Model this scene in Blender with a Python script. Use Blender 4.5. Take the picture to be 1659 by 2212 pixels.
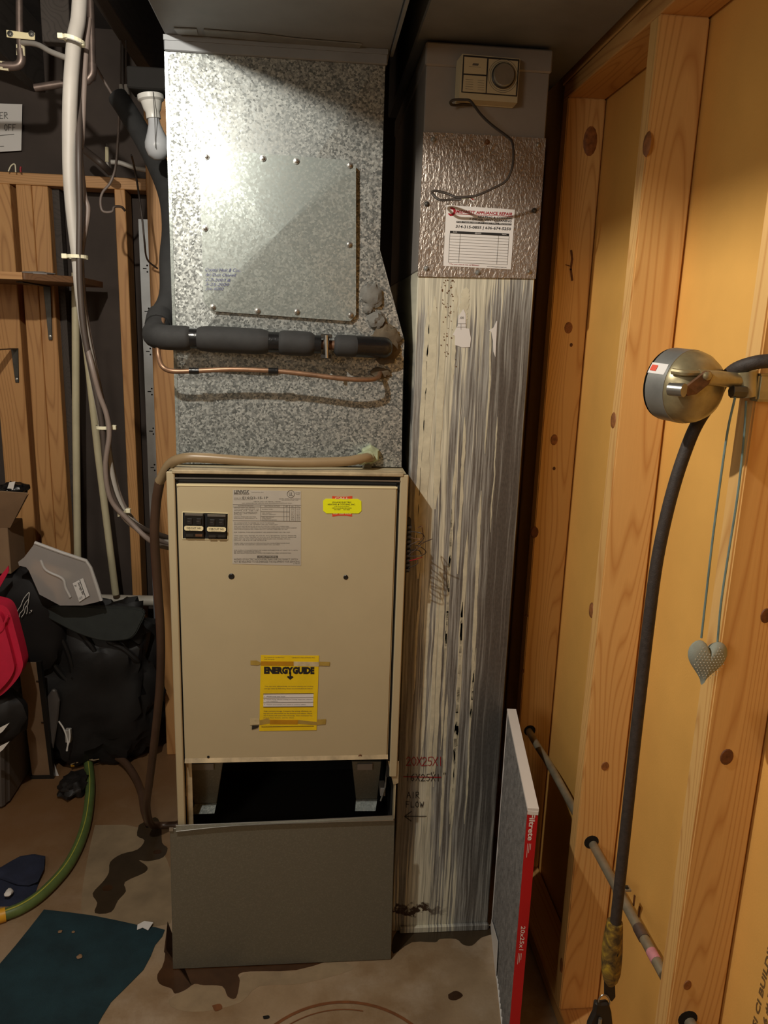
import bpy, bmesh, math, random
from mathutils import Vector, Matrix, noise
V = Vector
for o in list(bpy.data.objects):
    bpy.data.objects.remove(o)
random.seed(7)
scene = bpy.context.scene
C = scene.collection

# ------------------------------------------------------------------ camera
H = 1.53                       # lens height above the floor
F, CX, CY = 1660.0, 829.5, 1106.0
R = Matrix(((0.99547866, 0.01010448, 0.09444647),
            (-0.08961556, -0.22967671, 0.96913243),
            (0.03148474, -0.97321452, -0.22773275)))
cam_data = bpy.data.cameras.new('camera')
cam_data.sensor_fit = 'VERTICAL'
cam_data.sensor_height = 24.0
cam_data.lens = 24.0 * F / 2212.0
cam_data.clip_start = 0.02
cam = bpy.data.objects.new('camera', cam_data)
C.objects.link(cam)
cx_ = R @ V((1, 0, 0)); cy_ = R @ V((0, -1, 0)); cz_ = R @ V((0, 0, -1))
cam.matrix_world = Matrix(((cx_.x, cy_.x, cz_.x, 0), (cx_.y, cy_.y, cz_.y, 0), (cx_.z, cy_.z, cz_.z, H), (0, 0, 0, 1)))
scene.camera = cam

# ------------------------------------------------------------------ world, lights, exposure
world = bpy.data.worlds.new('world'); scene.world = world
world.use_nodes = True
bg = world.node_tree.nodes['Background']
bg.inputs[0].default_value = (1.0, 0.85, 0.65, 1)
bg.inputs[1].default_value = 0.02

def lamp(name, loc, power, col, size):
    l = bpy.data.lights.new(name, 'POINT'); l.energy = power; l.color = col; l.shadow_soft_size = size
    o = bpy.data.objects.new(name, l); o.location = loc; C.objects.link(o)
    return o
LAMP = V((-0.46, 0.83, 2.142))
lamp('basement_bulb', LAMP, 47.0, (1.0, 0.94, 0.83), 0.014)
lamp('added_fill_lamp', (-1.3, -0.75, 2.0), 31.0, (1.0, 0.91, 0.77), 0.28)  # added fill lamp with no known source, brightens the shaded parts
vs = scene.view_settings
vs.view_transform = 'Standard'; vs.look = 'None'; vs.gamma = 1.0; vs.use_curve_mapping = False
vs.exposure = 0.0

def P(x, y, X=None, Y=None, Z=None):
    """point of the room seen at a picture position, on the plane X=, Y= or Z="""
    r = R @ V((x - CX, y - CY, F))
    if Z is not None: t = (Z - H) / r.z
    elif Y is not None: t = Y / r.y
    else: t = X / r.x
    return V((0, 0, H)) + r * t

# ------------------------------------------------------------------ materials
def lin(c):
    return tuple(((v / 255) / 12.92 if v / 255 <= 0.04045 else ((v / 255 + 0.055) / 1.055) ** 2.4) for v in c) + (1,)

class NT:
    def __init__(s, name):
        s.m = bpy.data.materials.new(name); s.m.use_nodes = True
        s.t = s.m.node_tree; s.b = s.t.nodes['Principled BSDF']
    def n(s, kind, **kw):
        nd = s.t.nodes.new('ShaderNode' + kind)
        for k, v in kw.items():
            if k.startswith('i_'):
                nd.inputs[k[2:].replace('_', ' ')].default_value = v
            else: setattr(nd, k, v)
        return nd
    def l(s, a, b): s.t.links.new(a, b)
    def coord(s, scale=(1, 1, 1), rnd=0.0, loc=(0, 0, 0)):
        tc = s.n('TexCoord'); mp = s.n('Mapping'); mp.inputs['Scale'].default_value = scale
        mp.inputs['Location'].default_value = loc
        if rnd:
            oi = s.n('ObjectInfo'); mu = s.n('VectorMath', operation='SCALE'); mu.inputs[0].default_value = (rnd, rnd * .7, rnd * 1.3)
            s.l(oi.outputs['Random'], mu.inputs['Scale'])
            ad = s.n('VectorMath', operation='ADD'); s.l(tc.outputs['Object'], ad.inputs[0]); s.l(mu.outputs[0], ad.inputs[1])
            s.l(ad.outputs[0], mp.inputs['Vector'])
        else: s.l(tc.outputs['Object'], mp.inputs['Vector'])
        return mp.outputs[0]
    def noise(s, vec, scale, detail=3, rough=.5, dist=0):
        nd = s.n('TexNoise'); nd.inputs['Scale'].default_value = scale; nd.inputs['Detail'].default_value = detail
        nd.inputs['Roughness'].default_value = rough; nd.inputs['Distortion'].default_value = dist
        s.l(vec, nd.inputs['Vector']); return nd.outputs['Fac']
    def ramp(s, fac, stops, interp='LINEAR'):
        nd = s.n('ValToRGB'); cr = nd.color_ramp; cr.interpolation = interp
        while len(cr.elements) < len(stops): cr.elements.new(0.5)
        for e, (p, c) in zip(cr.elements, stops):
            e.position = p; e.color = c if isinstance(c, tuple) else (c, c, c, 1)
        s.l(fac, nd.inputs['Fac']); return nd.outputs['Color']
    def mix(s, fac, a, b, mode='MIX'):
        nd = s.n('Mix', data_type='RGBA', blend_type=mode)
        for sock, v in ((nd.inputs[0], fac), (nd.inputs[6], a), (nd.inputs[7], b)):
            if isinstance(v, (int, float, tuple)): sock.default_value = v
            else: s.l(v, sock)
        return nd.outputs[2]
    def math(s, op, a, b=None, c=None, clamp=False):
        nd = s.n('Math', operation=op, use_clamp=clamp)
        for i, v in enumerate((a, b, c)):
            if v is None: continue
            if isinstance(v, (int, float)): nd.inputs[i].default_value = v
            else: s.l(v, nd.inputs[i])
        return nd.outputs[0]
    def bump(s, h, strength, dist=.002):
        nd = s.n('Bump'); nd.inputs['Strength'].default_value = strength; nd.inputs['Distance'].default_value = dist
        s.l(h, nd.inputs['Height']); s.l(nd.outputs[0], s.b.inputs['Normal']); return nd
    def set(s, color=None, rough=None, metal=None, **kw):
        for k, v in (('Base Color', color), ('Roughness', rough), ('Metallic', metal)):
            if v is None: continue
            if isinstance(v, (int, float, tuple)): s.b.inputs[k].default_value = v
            else: s.l(v, s.b.inputs[k])
        for k, v in kw.items(): s.b.inputs[k.replace('_', ' ')].default_value = v
        return s.m

def plain(name, rgb, rough=.5, metal=0.0, var=.12, vs_=14, bump=0, bs=300, **kw):
    t = NT(name); co = t.coord(rnd=3)
    f = t.noise(co, vs_, 4, .6)
    c = lin(rgb); d = tuple(v * (1 - var * 1.6) for v in c[:3]) + (1,); u = tuple(min(1, v * (1 + var)) for v in c[:3]) + (1,)
    col = t.ramp(f, [(.3, d), (.7, u)])
    if bump: t.bump(t.noise(co, bs, 2), bump, .001)
    return t.set(col, rough, metal, **kw)

def wood(name, light, dark, axis, rough=.55, contrast=.62, freq=78):
    t = NT(name)
    sc = [1, 1, 1]; sc[axis] = .085
    co = t.coord(tuple(sc), rnd=9)
    n1 = t.noise(co, 6.0, 2.2, .42, .25)
    rings = t.math('PINGPONG', t.math('MULTIPLY', n1, freq), 1.0)
    late = t.ramp(rings, [(0, 1.0), (.2, .5), (.5, 0.06), (1, .1)])
    sf = [420, 420, 420]; sf[axis] = 9
    fib = t.noise(t.coord(tuple(sf), rnd=5), 1, 2, .5)
    base = t.mix(t.noise(t.coord((1, 1, 1), rnd=5), 2.2, 3, .6), lin(light), tuple(a * .55 + b * .45 for a, b in zip(lin(light), lin(dark))))
    c = t.mix(t.math('MULTIPLY', late, contrast), base, lin(dark))
    c = t.mix(t.math('MULTIPLY', fib, .18), c, lin(dark))
    t.bump(fib, .12, .0006)
    return t.set(c, rough)

def galvanised(name, lo, hi, scale=170, tilt=.5, rough=.34, metal=.85):
    t = NT(name); co = t.coord()
    wob = t.n('TexNoise'); wob.inputs['Scale'].default_value = scale * 1.1; t.l(co, wob.inputs['Vector'])
    ad = t.n('VectorMath', operation='MULTIPLY_ADD'); t.l(wob.outputs['Color'], ad.inputs[0]); ad.inputs[1].default_value = (.006,) * 3; t.l(co, ad.inputs[2])
    vo = t.n('TexVoronoi'); vo.inputs['Scale'].default_value = scale; t.l(ad.outputs[0], vo.inputs['Vector'])
    sep = t.n('SeparateColor'); t.l(vo.outputs['Color'], sep.inputs[0])
    big = t.noise(co, 5, 3, .6)
    k = t.math('ADD', t.math('MULTIPLY', sep.outputs[0], .8), t.math('MULTIPLY', big, .2))
    col = t.ramp(k, [(.15, lin(lo)), (.55, tuple((a + b) * .45 for a, b in zip(lin(lo), lin(hi)))), (.95, lin(hi))])
    geo = t.n('NewGeometry')
    off = t.n('VectorMath', operation='MULTIPLY_ADD'); t.l(vo.outputs['Color'], off.inputs[0]); off.inputs[1].default_value = (tilt,) * 3
    off.inputs[2].default_value = (-tilt / 2,) * 3
    s2 = t.n('VectorMath', operation='ADD'); t.l(off.outputs[0], s2.inputs[0]); t.l(geo.outputs['Normal'], s2.inputs[1])
    nm = t.n('VectorMath', operation='NORMALIZE'); t.l(s2.outputs[0], nm.inputs[0])
    t.l(nm.outputs[0], t.b.inputs['Normal'])
    return t.set(col, rough, metal)

M = {}
M['galv'] = galvanised('galvanised_spangle', (98, 102, 101), (198, 203, 200), 270, .12, .33, .42)
M['galv_fine'] = galvanised('galvanised_cover', (142, 150, 147), (186, 194, 190), 260, .07, .27, .5)
M['zinc_dull'] = galvanised('dull_zinc_sheet', (118, 116, 103), (130, 128, 115), 420, .03, .45, .4)
M['duct_dark'] = plain('dull_duct_metal', (128, 131, 134), .55, .2, .12, 6)
M['grey_paint'] = plain('grey_painted_sheet', (146, 140, 134), .5, .2, .06, 8)
M['cream'] = plain('cream_enamel', (188, 174, 141), .42, 0, .03, 6, .05, 900)
M['cream_dirty'] = plain('cream_enamel_dirty', (186, 168, 134), .45, 0, .22, 28)
M['black_void'] = plain('black_interior', (20, 19, 18), .8)  # black colour stands for shade inside slots, gaps and the open bay
M['black_plastic'] = plain('black_plastic', (30, 29, 27), .35, 0, .15)
M['black_foam'] = plain('black_foam', (46, 46, 46), .78, 0, .12, 40, .2, 700)
M['black_tape'] = plain('black_tape', (26, 26, 27), .22, 0, .1, 60, .5, 160)
M['ink'] = plain('black_ink', (32, 30, 30), .6, 0, 0)
M['ink_soft'] = plain('faded_print', (86, 82, 76), .6, 0, 0)
M['ink_blue'] = plain('blue_pen', (70, 72, 130), .5, 0, 0)
M['pencil'] = plain('pencil', (130, 128, 124), .6, 0, 0)
M['ink_red'] = plain('red_ink', (158, 26, 40), .5, 0, 0)
M['paper'] = plain('white_paper', (226, 222, 218), .7, 0, .02, 4)
M['label_grey'] = plain('foil_label', (202, 196, 184), .4, .25, .06, 10)
M['sticker_cream'] = plain('cream_sticker', (236, 222, 178), .5, 0, .03)
M['yellow'] = plain('yellow_label', (238, 204, 24), .5, 0, .05, 25)
M['neon'] = plain('fluorescent_yellow', (238, 242, 20), .5, 0, .02)
M['orange_red'] = plain('orange_red_print', (220, 74, 44), .5, 0, .03)
M['white_ink'] = plain('white_print', (236, 232, 226), .5, 0, 0)
M['tape_tan'] = plain('old_clear_tape', (176, 148, 72), .25, 0, .1, 50)
M['tape_over'] = plain('old_tape_on_yellow', (190, 136, 26), .25, 0, .12, 40)
M['tape_gone'] = plain('brittle_tape', (206, 190, 150), .3, 0, .15, 60)
M['steel'] = plain('bright_steel', (182, 182, 178), .28, .9, .08, 30)
M['steel_dark'] = plain('dark_steel', (86, 84, 80), .4, .8, .15, 30)
M['steel_track'] = plain('steel_track', (176, 180, 184), .4, .7, .08, 12)
M['copper'] = plain('copper', (132, 98, 76), .4, .5, .15, 20)
M['copper_bright'] = plain('copper_lit', (150, 116, 90), .4, .5, .2, 40)
M['copper_old'] = plain('old_copper_pipe', (128, 112, 104), .4, .6, .2, 25)
M['putty'] = plain('grey_putty', (112, 110, 104), .85, 0, .12, 60, .5, 220)
M['putty_brown'] = plain('brown_putty', (92, 80, 62), .8, 0, .25, 30, .5, 150)
M['hose_tan'] = plain('tan_vinyl_hose', (150, 128, 96), .35, 0, .1, 12)
M['hose_brown'] = plain('brown_drain_hose', (84, 62, 48), .4, 0, .15, 10)
M['fitting'] = plain('green_white_fitting', (176, 186, 154), .4, 0, .2, 60)
M['cable_grey'] = plain('grey_cable_sheath', (176, 170, 162), .5, 0, .06, 10)
M['cable_mid'] = plain('taupe_cable', (126, 112, 104), .5, 0, .08, 10)
M['cable_dark'] = plain('dark_cable', (70, 60, 54), .5, 0, .1, 10)
M['zip'] = plain('ivory_zip_tie', (232, 226, 196), .4, 0, .03)
M['cable_brown'] = plain('brown_thermostat_wire', (54, 44, 36), .5, 0, .1, 10)
M['pvc'] = plain('ivory_pvc', (212, 202, 168), .4, 0, .06, 12)
M['pvc_white'] = plain('white_pvc', (206, 198, 184), .4, 0, .12, 9)
M['black_rubber'] = plain('black_rubber', (34, 30, 28), .5, 0, .15, 20)
M['cord'] = plain('woven_black_cord', (58, 50, 46), .65, 0, .2, 120, .4, 500)
M['brass'] = plain('aged_brass', (164, 152, 118), .36, .55, .22, 26)
M['grey_metal'] = plain('grey_cast_metal', (142, 142, 138), .4, .5, .1, 30)
M['rust'] = plain('rusty_steel', (118, 82, 54), .6, .3, .3, 60)
M['handle_yellow'] = NT('worn_yellow_handle')
t = M['handle_yellow']; co = t.coord()
M['handle_yellow'] = t.set(t.ramp(t.noise(co, 45, 4, .6, .6), [(.38, lin((66, 54, 34))), (.53, lin((128, 102, 44))), (.7, lin((196, 164, 50)))]), .5)
M['heart'] = plain('grey_fabric', (146, 150, 138), .8, 0, .05, 40, .3, 900)
M['dots'] = plain('white_dots', (214, 214, 200), .8, 0, 0)
M['teal_string'] = plain('teal_ribbon', (112, 134, 132), .7, 0, .2, 30)
M['red_card'] = plain('red_cardboard', (192, 20, 28), .45, 0, .05, 6)
M['white_card'] = plain('white_cardboard', (228, 224, 220), .6, 0, .03, 6)
M['media'] = plain('grey_filter_media', (122, 120, 118), .9, 0, .22, 60, .6, 300)
M['clear_bin'] = plain('cloudy_plastic', (200, 194, 190), .32, 0, .04, 10, Transmission_Weight=.45)
M['bin_rim'] = plain('cloudy_plastic_rim', (206, 202, 198), .3, 0, .03, 10)
M['bag_black'] = plain('black_nylon', (26, 24, 24), .6, 0, .25, 9, .4, 60)
M['bag_black2'] = plain('black_canvas', (22, 19, 19), .7, 0, .2, 9)
M['foam_green'] = plain('dark_green_foam', (52, 56, 54), .85, 0, .1, 30)
M['pink'] = plain('crimson_fabric', (206, 30, 66), .6, 0, .14, 8, .2, 200)
M['cardboard'] = plain('cardboard', (140, 112, 84), .8, 0, .1, 8)
M['tote'] = plain('grey_tote', (92, 86, 82), .5, 0, .08, 8)
M['hose_green'] = plain('green_garden_hose', (96, 116, 64), .45, 0, .12, 30)
M['hose_stripe'] = plain('yellow_hose_stripe', (190, 186, 76), .45, 0, .05)
M['hose_end'] = plain('yellow_hose_end', (226, 168, 44), .45, 0, .05)
M['navy'] = plain('navy_cloth', (36, 42, 64), .9, 0, .2, 14, .5, 300)
M['teal'] = plain('teal_mat', (26, 54, 62), .95, 0, .22, 12, .8, 500)
M['wet'] = plain('wet_concrete', (62, 50, 36), .22, 0, .12, 14)
M['wet_rust'] = plain('wet_rusty_concrete', (70, 46, 28), .2, 0, .25, 14)
M['rust_mark'] = plain('rust_mark', (122, 74, 38), .8, 0, .2, 30)
M['pale_mark'] = plain('mineral_crust', (152, 132, 104), .9, 0, .12, 18, .4, 120)
M['porcelain'] = plain('porcelain', (206, 204, 198), .35, 0, .03)
M['bulb'] = plain('frosted_bulb', (176, 178, 182), .2, 0, .03)
M['dark_panel'] = plain('dark_foundation', (72, 62, 56), .85, 0, .15, 4)  # dark panel; its colour also stands for the unlit space above the plate
M['deck'] = plain('shade_dark_wood', (74, 70, 68), .8, 0, .2, 6)  # shade under the ceiling put into the wood's colour
M['joist'] = wood('shade_dark_joist', (84, 76, 70), (54, 48, 44), 1, .8)  # joists coloured dark to stand for the unlit cavities
M['stud_z'] = wood('pine_stud', (244, 200, 128), (190, 128, 64), 2)
M['stud_y'] = wood('pine_plate', (228, 180, 112), (174, 114, 60), 1)
M['back_z'] = wood('old_pine_stud', (218, 166, 106), (156, 102, 54), 2)
M['back_x'] = wood('old_pine_plate', (214, 164, 108), (156, 106, 60), 0)
M['shelf'] = wood('shelf_board', (140, 100, 66), (92, 60, 36), 0)
M['knot'] = plain('knot', (150, 94, 50), .6, 0, .3, 90)
M['knot_dark'] = plain('dark_knot', (104, 60, 32), .6, 0, .3, 90)
M['dark_hole'] = plain('dark_hole', (16, 12, 8), .9, 0, 0)
M['sheath'] = plain('tan_sheathing', (238, 182, 94), .8, 0, .07, 3, .25, 260)
M['stencil'] = plain('brown_stencil', (122, 92, 52), .8, 0, .2, 60)
M['emt'] = plain('grey_conduit', (160, 150, 128), .4, .4, .15, 30)
M['pink_paint'] = plain('pink_paint', (222, 150, 160), .6, 0, .1, 60)
M['paint_drip'] = plain('cream_paint_drip', (208, 202, 178), .55, 0, .1, 40)
M['wall_plain'] = plain('pale_block_wall', (168, 160, 148), .85, 0, .08, 5)

# hammered sheet
t = NT('hammered_sheet'); co = t.coord((1, 1, .55))
h = t.noise(co, 150, 2, .55, 1.2)
t.bump(t.ramp(h, [(.35, 0.0), (.65, 1.0)]), .4, .0022)
M['hammer'] = t.set(lin((172, 162, 153)), .4, .75)

# leaked-on return duct: zinc under runs of cream sealant
t = NT('leak_streaked_zinc'); tc = t.n('TexCoord'); sx = t.n('SeparateXYZ'); t.l(tc.outputs['Object'], sx.inputs[0])
wob = t.noise(t.coord((6, 1, 2.2)), 1, 2, .5)
wob2 = t.noise(t.coord((30, 1, 9)), 1, 2, .5)
vx = t.math('ADD', t.math('ADD', sx.outputs['X'], t.math('MULTIPLY', t.math('SUBTRACT', wob, .5), .016)), t.math('MULTIPLY', t.math('SUBTRACT', wob2, .5), .006))
cb = t.n('CombineXYZ'); t.l(t.math('MULTIPLY', vx, 62), cb.inputs[0]); t.l(t.math('MULTIPLY', sx.outputs['Z'], .75), cb.inputs[2])
s1a = t.noise(cb.outputs[0], 1, 3, .6)
cb2 = t.n('CombineXYZ'); t.l(t.math('MULTIPLY', vx, 210), cb2.inputs[0]); t.l(t.math('MULTIPLY', sx.outputs['Z'], 4.5), cb2.inputs[2])
s1b = t.noise(cb2.outputs[0], 1, 4, .6)
s1 = t.math('ADD', t.math('MULTIPLY', s1a, .62), t.math('MULTIPLY', s1b, .42))
u = t.math('DIVIDE', t.math('SUBTRACT', sx.outputs['X'], .222), .254)
wx = t.ramp(u, [(0, .38), (.10, .28), (.18, .52), (.34, .50), (.40, .36), (.55, .34), (.64, .30), (.72, .16), (.80, .0), (1, .10)])
zz = sx.outputs['Z']
wz = t.ramp(t.math('DIVIDE', zz, 1.66), [(0, .60), (.10, .58), (.2, .44), (.35, .40), (.6, .42), (.85, .46), (.93, .56), (1, .84)])
tot = t.math('ADD', t.math('ADD', s1, t.math('MULTIPLY', wx, .62)), t.math('MULTIPLY', wz, .62))
mask = t.ramp(t.math('SUBTRACT', tot, .66), [(.40, 0.0), (.46, 1.0)])
film = t.math('MULTIPLY', t.ramp(t.math('SUBTRACT', tot, .66), [(.14, 0.0), (.40, .9)]), t.ramp(s1b, [(.38, .15), (.62, 1.0)]))
spk = t.noise(t.coord((1, 1, .4)), 260, 2)
zinc = t.mix(spk, lin((88, 86, 84)), lin((126, 124, 121)))
zinc = t.mix(film, zinc, lin((184, 184, 178)))
fine = t.noise(t.coord((260, 1, 5)), 1, 3)
cream = t.mix(t.ramp(s1b, [(.35, 0.0), (.65, 1.0)]), lin((164, 160, 144)), lin((230, 225, 202)))
col = t.mix(mask, zinc, cream)
rn = t.noise(t.coord((1, 1, 1)), 42, 5, .65)
low = t.ramp(t.math('ADD', t.math('MULTIPLY', zz, 9.0), t.math('MULTIPLY', rn, -.9)), [(.0, 0.0), (.05, 1.0), (.16, 1.0), (.24, 0.0)])
lm = t.math('MULTIPLY', low, t.ramp(u, [(.0, 1.0), (.35, 1.0), (.62, 0.0)]))
col = t.mix(lm, col, lin((62, 42, 28)))
rough = t.ramp(mask, [(0, .42), (1, .6)])
t.bump(t.math('ADD', mask, t.math('MULTIPLY', fine, .2)), .35, .002)
met = t.ramp(t.math('ADD', mask, film), [(0, .5), (.5, 0.0)])
M['leak'] = t.set(col, rough, met)

# concrete floor
t = NT('stained_concrete'); co = t.coord()
big = t.noise(co, 2.3, 5, .6, .4); mid = t.noise(t.coord(loc=(3, 1, 0)), 7, 5, .62); fin = t.noise(co, 160, 3)
base = t.ramp(big, [(.3, lin((128, 104, 76))), (.5, lin((160, 136, 106))), (.7, lin((180, 158, 132)))])
base = t.mix(t.ramp(mid, [(.5, 0.0), (.72, .65)]), base, lin((186, 168, 146)))
base = t.mix(t.ramp(t.noise(t.coord(loc=(7, 2, 0)), 4.5, 6, .65), [(.52, 0.0), (.7, .7)]), base, lin((128, 96, 58)))
sx = t.n('SeparateXYZ'); tc = t.n('TexCoord'); t.l(tc.outputs['Object'], sx.inputs[0])
reg = t.ramp(t.math('SUBTRACT', sx.outputs['Y'], t.math('MULTIPLY', sx.outputs['X'], .6)), [(.0, 0.0), (1, 0.0)])
yy = t.math('SUBTRACT', t.math('SUBTRACT', sx.outputs['Y'], t.math('MULTIPLY', sx.outputs['X'], .7)), 2.25)
reg = t.ramp(t.math('ADD', yy, t.math('MULTIPLY', mid, .5)), [(.1, 0.0), (.75, .85)])
base = t.mix(reg, base, lin((120, 80, 42)))
base = t.mix(t.math('MULTIPLY', fin, .22), base, lin((90, 74, 56)))
t.bump(t.math('ADD', fin, mid), .2, .002)
M['concrete'] = t.set(base, .62)

# ------------------------------------------------------------------ mesh builders
class MB:
    def __init__(s): s.v = []; s.f = []
    def add(s, vs, fs):
        k = len(s.v); s.v += [V(p) for p in vs]; s.f += [tuple(i + k for i in f) for f in fs]; return s
    def box(s, x0, x1, y0, y1, z0, z1):
        return s.add([(x0, y0, z0), (x1, y0, z0), (x1, y1, z0), (x0, y1, z0), (x0, y0, z1), (x1, y0, z1), (x1, y1, z1), (x0, y1, z1)],
                     [(3, 2, 1, 0), (4, 5, 6, 7), (0, 1, 5, 4), (1, 2, 6, 5), (2, 3, 7, 6), (3, 0, 4, 7)])
    def prism(s, pts, d):
        n = len(pts); d = V(d); pts = [V(p) for p in pts]
        nrm = V((0, 0, 0))
        for i in range(n): nrm += pts[i].cross(pts[(i + 1) % n])
        if nrm.dot(d) > 0: pts = pts[::-1]
        return s.add(pts + [p + d for p in pts], [tuple(range(n)), tuple(range(2 * n - 1, n - 1, -1))] + [((i + 1) % n, i, i + n, (i + 1) % n + n) for i in range(n)])
    def bar(s, a, b, w, h, up=(0, 0, 1)):
        a, b = V(a), V(b); d = (b - a).normalized(); u = V(up); sd = d.cross(u).normalized(); u = sd.cross(d).normalized()
        q = [sd * (w / 2) * i + u * (h / 2) * j for i, j in ((-1, -1), (1, -1), (1, 1), (-1, 1))]
        return s.prism([a + p for p in q], b - a)
    def tube(s, path, r, n=10, cap=True, flat=1.0):
        path = [V(p) for p in path]; m = len(path)
        rs = r if isinstance(r, (list, tuple)) else [r] * m
        tg = [(path[min(i + 1, m - 1)] - path[max(i - 1, 0)]).normalized() for i in range(m)]
        ref = V((0, 1, 0)) if abs(tg[0].y) < .9 else V((1, 0, 0))
        a = (ref - tg[0] * ref.dot(tg[0])).normalized(); vs = []
        for i in range(m):
            a = (a - tg[i] * a.dot(tg[i])).normalized(); b = tg[i].cross(a)
            for k in range(n):
                w = 2 * math.pi * k / n
                vs.append(path[i] + (a * math.cos(w) * flat + b * math.sin(w)) * rs[i])
        fs = [(i * n + k, i * n + (k + 1) % n, (i + 1) * n + (k + 1) % n, (i + 1) * n + k) for i in range(m - 1) for k in range(n)]
        if cap: fs += [tuple(range(n - 1, -1, -1)), tuple(range((m - 1) * n, m * n))]
        return s.add(vs, fs)
    def lathe(s, o, axis, prof, n=24):
        ax = V(axis).normalized(); o = V(o); ref = V((0, 0, 1)) if abs(ax.z) < .9 else V((1, 0, 0))
        a = (ref - ax * ref.dot(ax)).normalized(); b = ax.cross(a); vs = []
        for r, h_ in prof:
            for k in range(n):
                w = 2 * math.pi * k / n; vs.append(o + ax * h_ + (a * math.cos(w) + b * math.sin(w)) * max(r, 1e-5))
        fs = [(i * n + k, i * n + (k + 1) % n, (i + 1) * n + (k + 1) % n, (i + 1) * n + k) for i in range(len(prof) - 1) for k in range(n)]
        fs += [tuple(range(n - 1, -1, -1)), tuple(range((len(prof) - 1) * n, len(prof) * n))]
        return s.add(vs, fs)
    def blob(s, c, rad, amp=.1, fr=4, pw=2.0, seed=0, nu=28, nv=18, zmin=None):
        c = V(c); vs = []
        sg = lambda v, e: math.copysign(abs(v) ** e, v)
        e = 2.0 / pw
        for j in range(nv + 1):
            ph = -math.pi / 2 + math.pi * j / nv
            for i in range(nu):
                th = 2 * math.pi * i / nu
                d = V((sg(math.cos(ph), e) * sg(math.cos(th), e), sg(math.cos(ph), e) * sg(math.sin(th), e), sg(math.sin(ph), e)))
                k = 1 + amp * noise.noise(d * fr * .5 + V((seed, seed * 2, 0))) + amp * .5 * noise.noise(d * fr * 1.7 + V((seed, 0, 5)))
                p = c + V((d.x * rad[0], d.y * rad[1], d.z * rad[2])) * k
                if zmin is not None and p.z < zmin: p.z = zmin + .001 * (j % 2)
                vs.append(p)
        fs = [(j * nu + i, j * nu + (i + 1) % nu, (j + 1) * nu + (i + 1) % nu, (j + 1) * nu + i) for j in range(nv) for i in range(nu)]
        return s.add(vs, fs)
    def ribbon(s, pts, widths, d):
        """thin flat strip in a Y plane: pts along its middle, widths across X, d its thickness towards the viewer"""
        n = len(pts); L = [V((p[0] - w / 2, p[1], p[2])) for p, w in zip(pts, widths)]; Rr = [V((p[0] + w / 2, p[1], p[2])) for p, w in zip(pts, widths)]
        for i in range(n - 1):
            s.prism([L[i], Rr[i], Rr[i + 1], L[i + 1]], (0, -d, 0))
        return s

def spline(pts, per=6):
    pts = [V(p) for p in pts]; out = []
    q = [pts[0] * 2 - pts[1]] + pts + [pts[-1] * 2 - pts[-2]]
    for i in range(1, len(q) - 2):
        a, b, c, d = q[i - 1:i + 3]
        for k in range(per):
            t_ = k / per
            out.append(.5 * ((2 * b) + (c - a) * t_ + (2 * a - 5 * b + 4 * c - d) * t_ ** 2 + (3 * b - a - 3 * c + d) * t_ ** 3))
    out.append(pts[-1]); return out

ROOTLOC = {}
def obj(name, mb, mat, parent=None, smooth=False, bevel=0.0, seg=1):
    me = bpy.data.meshes.new(name)
    me.from_pydata([tuple(v) for v in mb.v], [], mb.f); me.validate()
    if bevel:
        bm = bmesh.new(); bm.from_mesh(me); bmesh.ops.recalc_face_normals(bm, faces=bm.faces)
        es = [e for e in bm.edges if len(e.link_faces) == 2 and e.calc_face_angle(0) > .5]
        bmesh.ops.bevel(bm, geom=es, offset=bevel, segments=seg, affect='EDGES', clamp_overlap=True)
        bm.to_mesh(me); bm.free()
    else:
        bm = bmesh.new(); bm.from_mesh(me); bmesh.ops.recalc_face_normals(bm, faces=bm.faces); bm.to_mesh(me); bm.free()
    me.materials.append(M[mat] if isinstance(mat, str) else mat)
    if smooth:
        for p in me.polygons: p.use_smooth = True
        try: me.set_sharp_from_angle(angle=math.radians(42))
        except Exception: pass
    o = bpy.data.objects.new(name, me); C.objects.link(o)
    if parent is not None:
        o.parent = parent
        if parent.name in ROOTLOC: o.matrix_parent_inverse = Matrix.Translation(-ROOTLOC[parent.name])
    return o
def thing(name, label, cat, loc=(0, 0, 0), group=None):
    o = bpy.data.objects.new(name, None); o.empty_display_size = .05; o.location = loc; C.objects.link(o)
    ROOTLOC[o.name] = V(loc)
    return tag(o, label, cat, group)
def tag(o, label, cat, group=None):
    o['label'] = label; o['category'] = cat
    if group: o['group'] = group
    return o
def struct(o): o['kind'] = 'structure'; return o
def px(lst, **pl): return [P(x, y, **pl) for x, y in lst]
def plate(mb, lst, Y, th=.0006):
    return mb.prism(px(lst, Y=Y), (0, th, 0))

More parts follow.
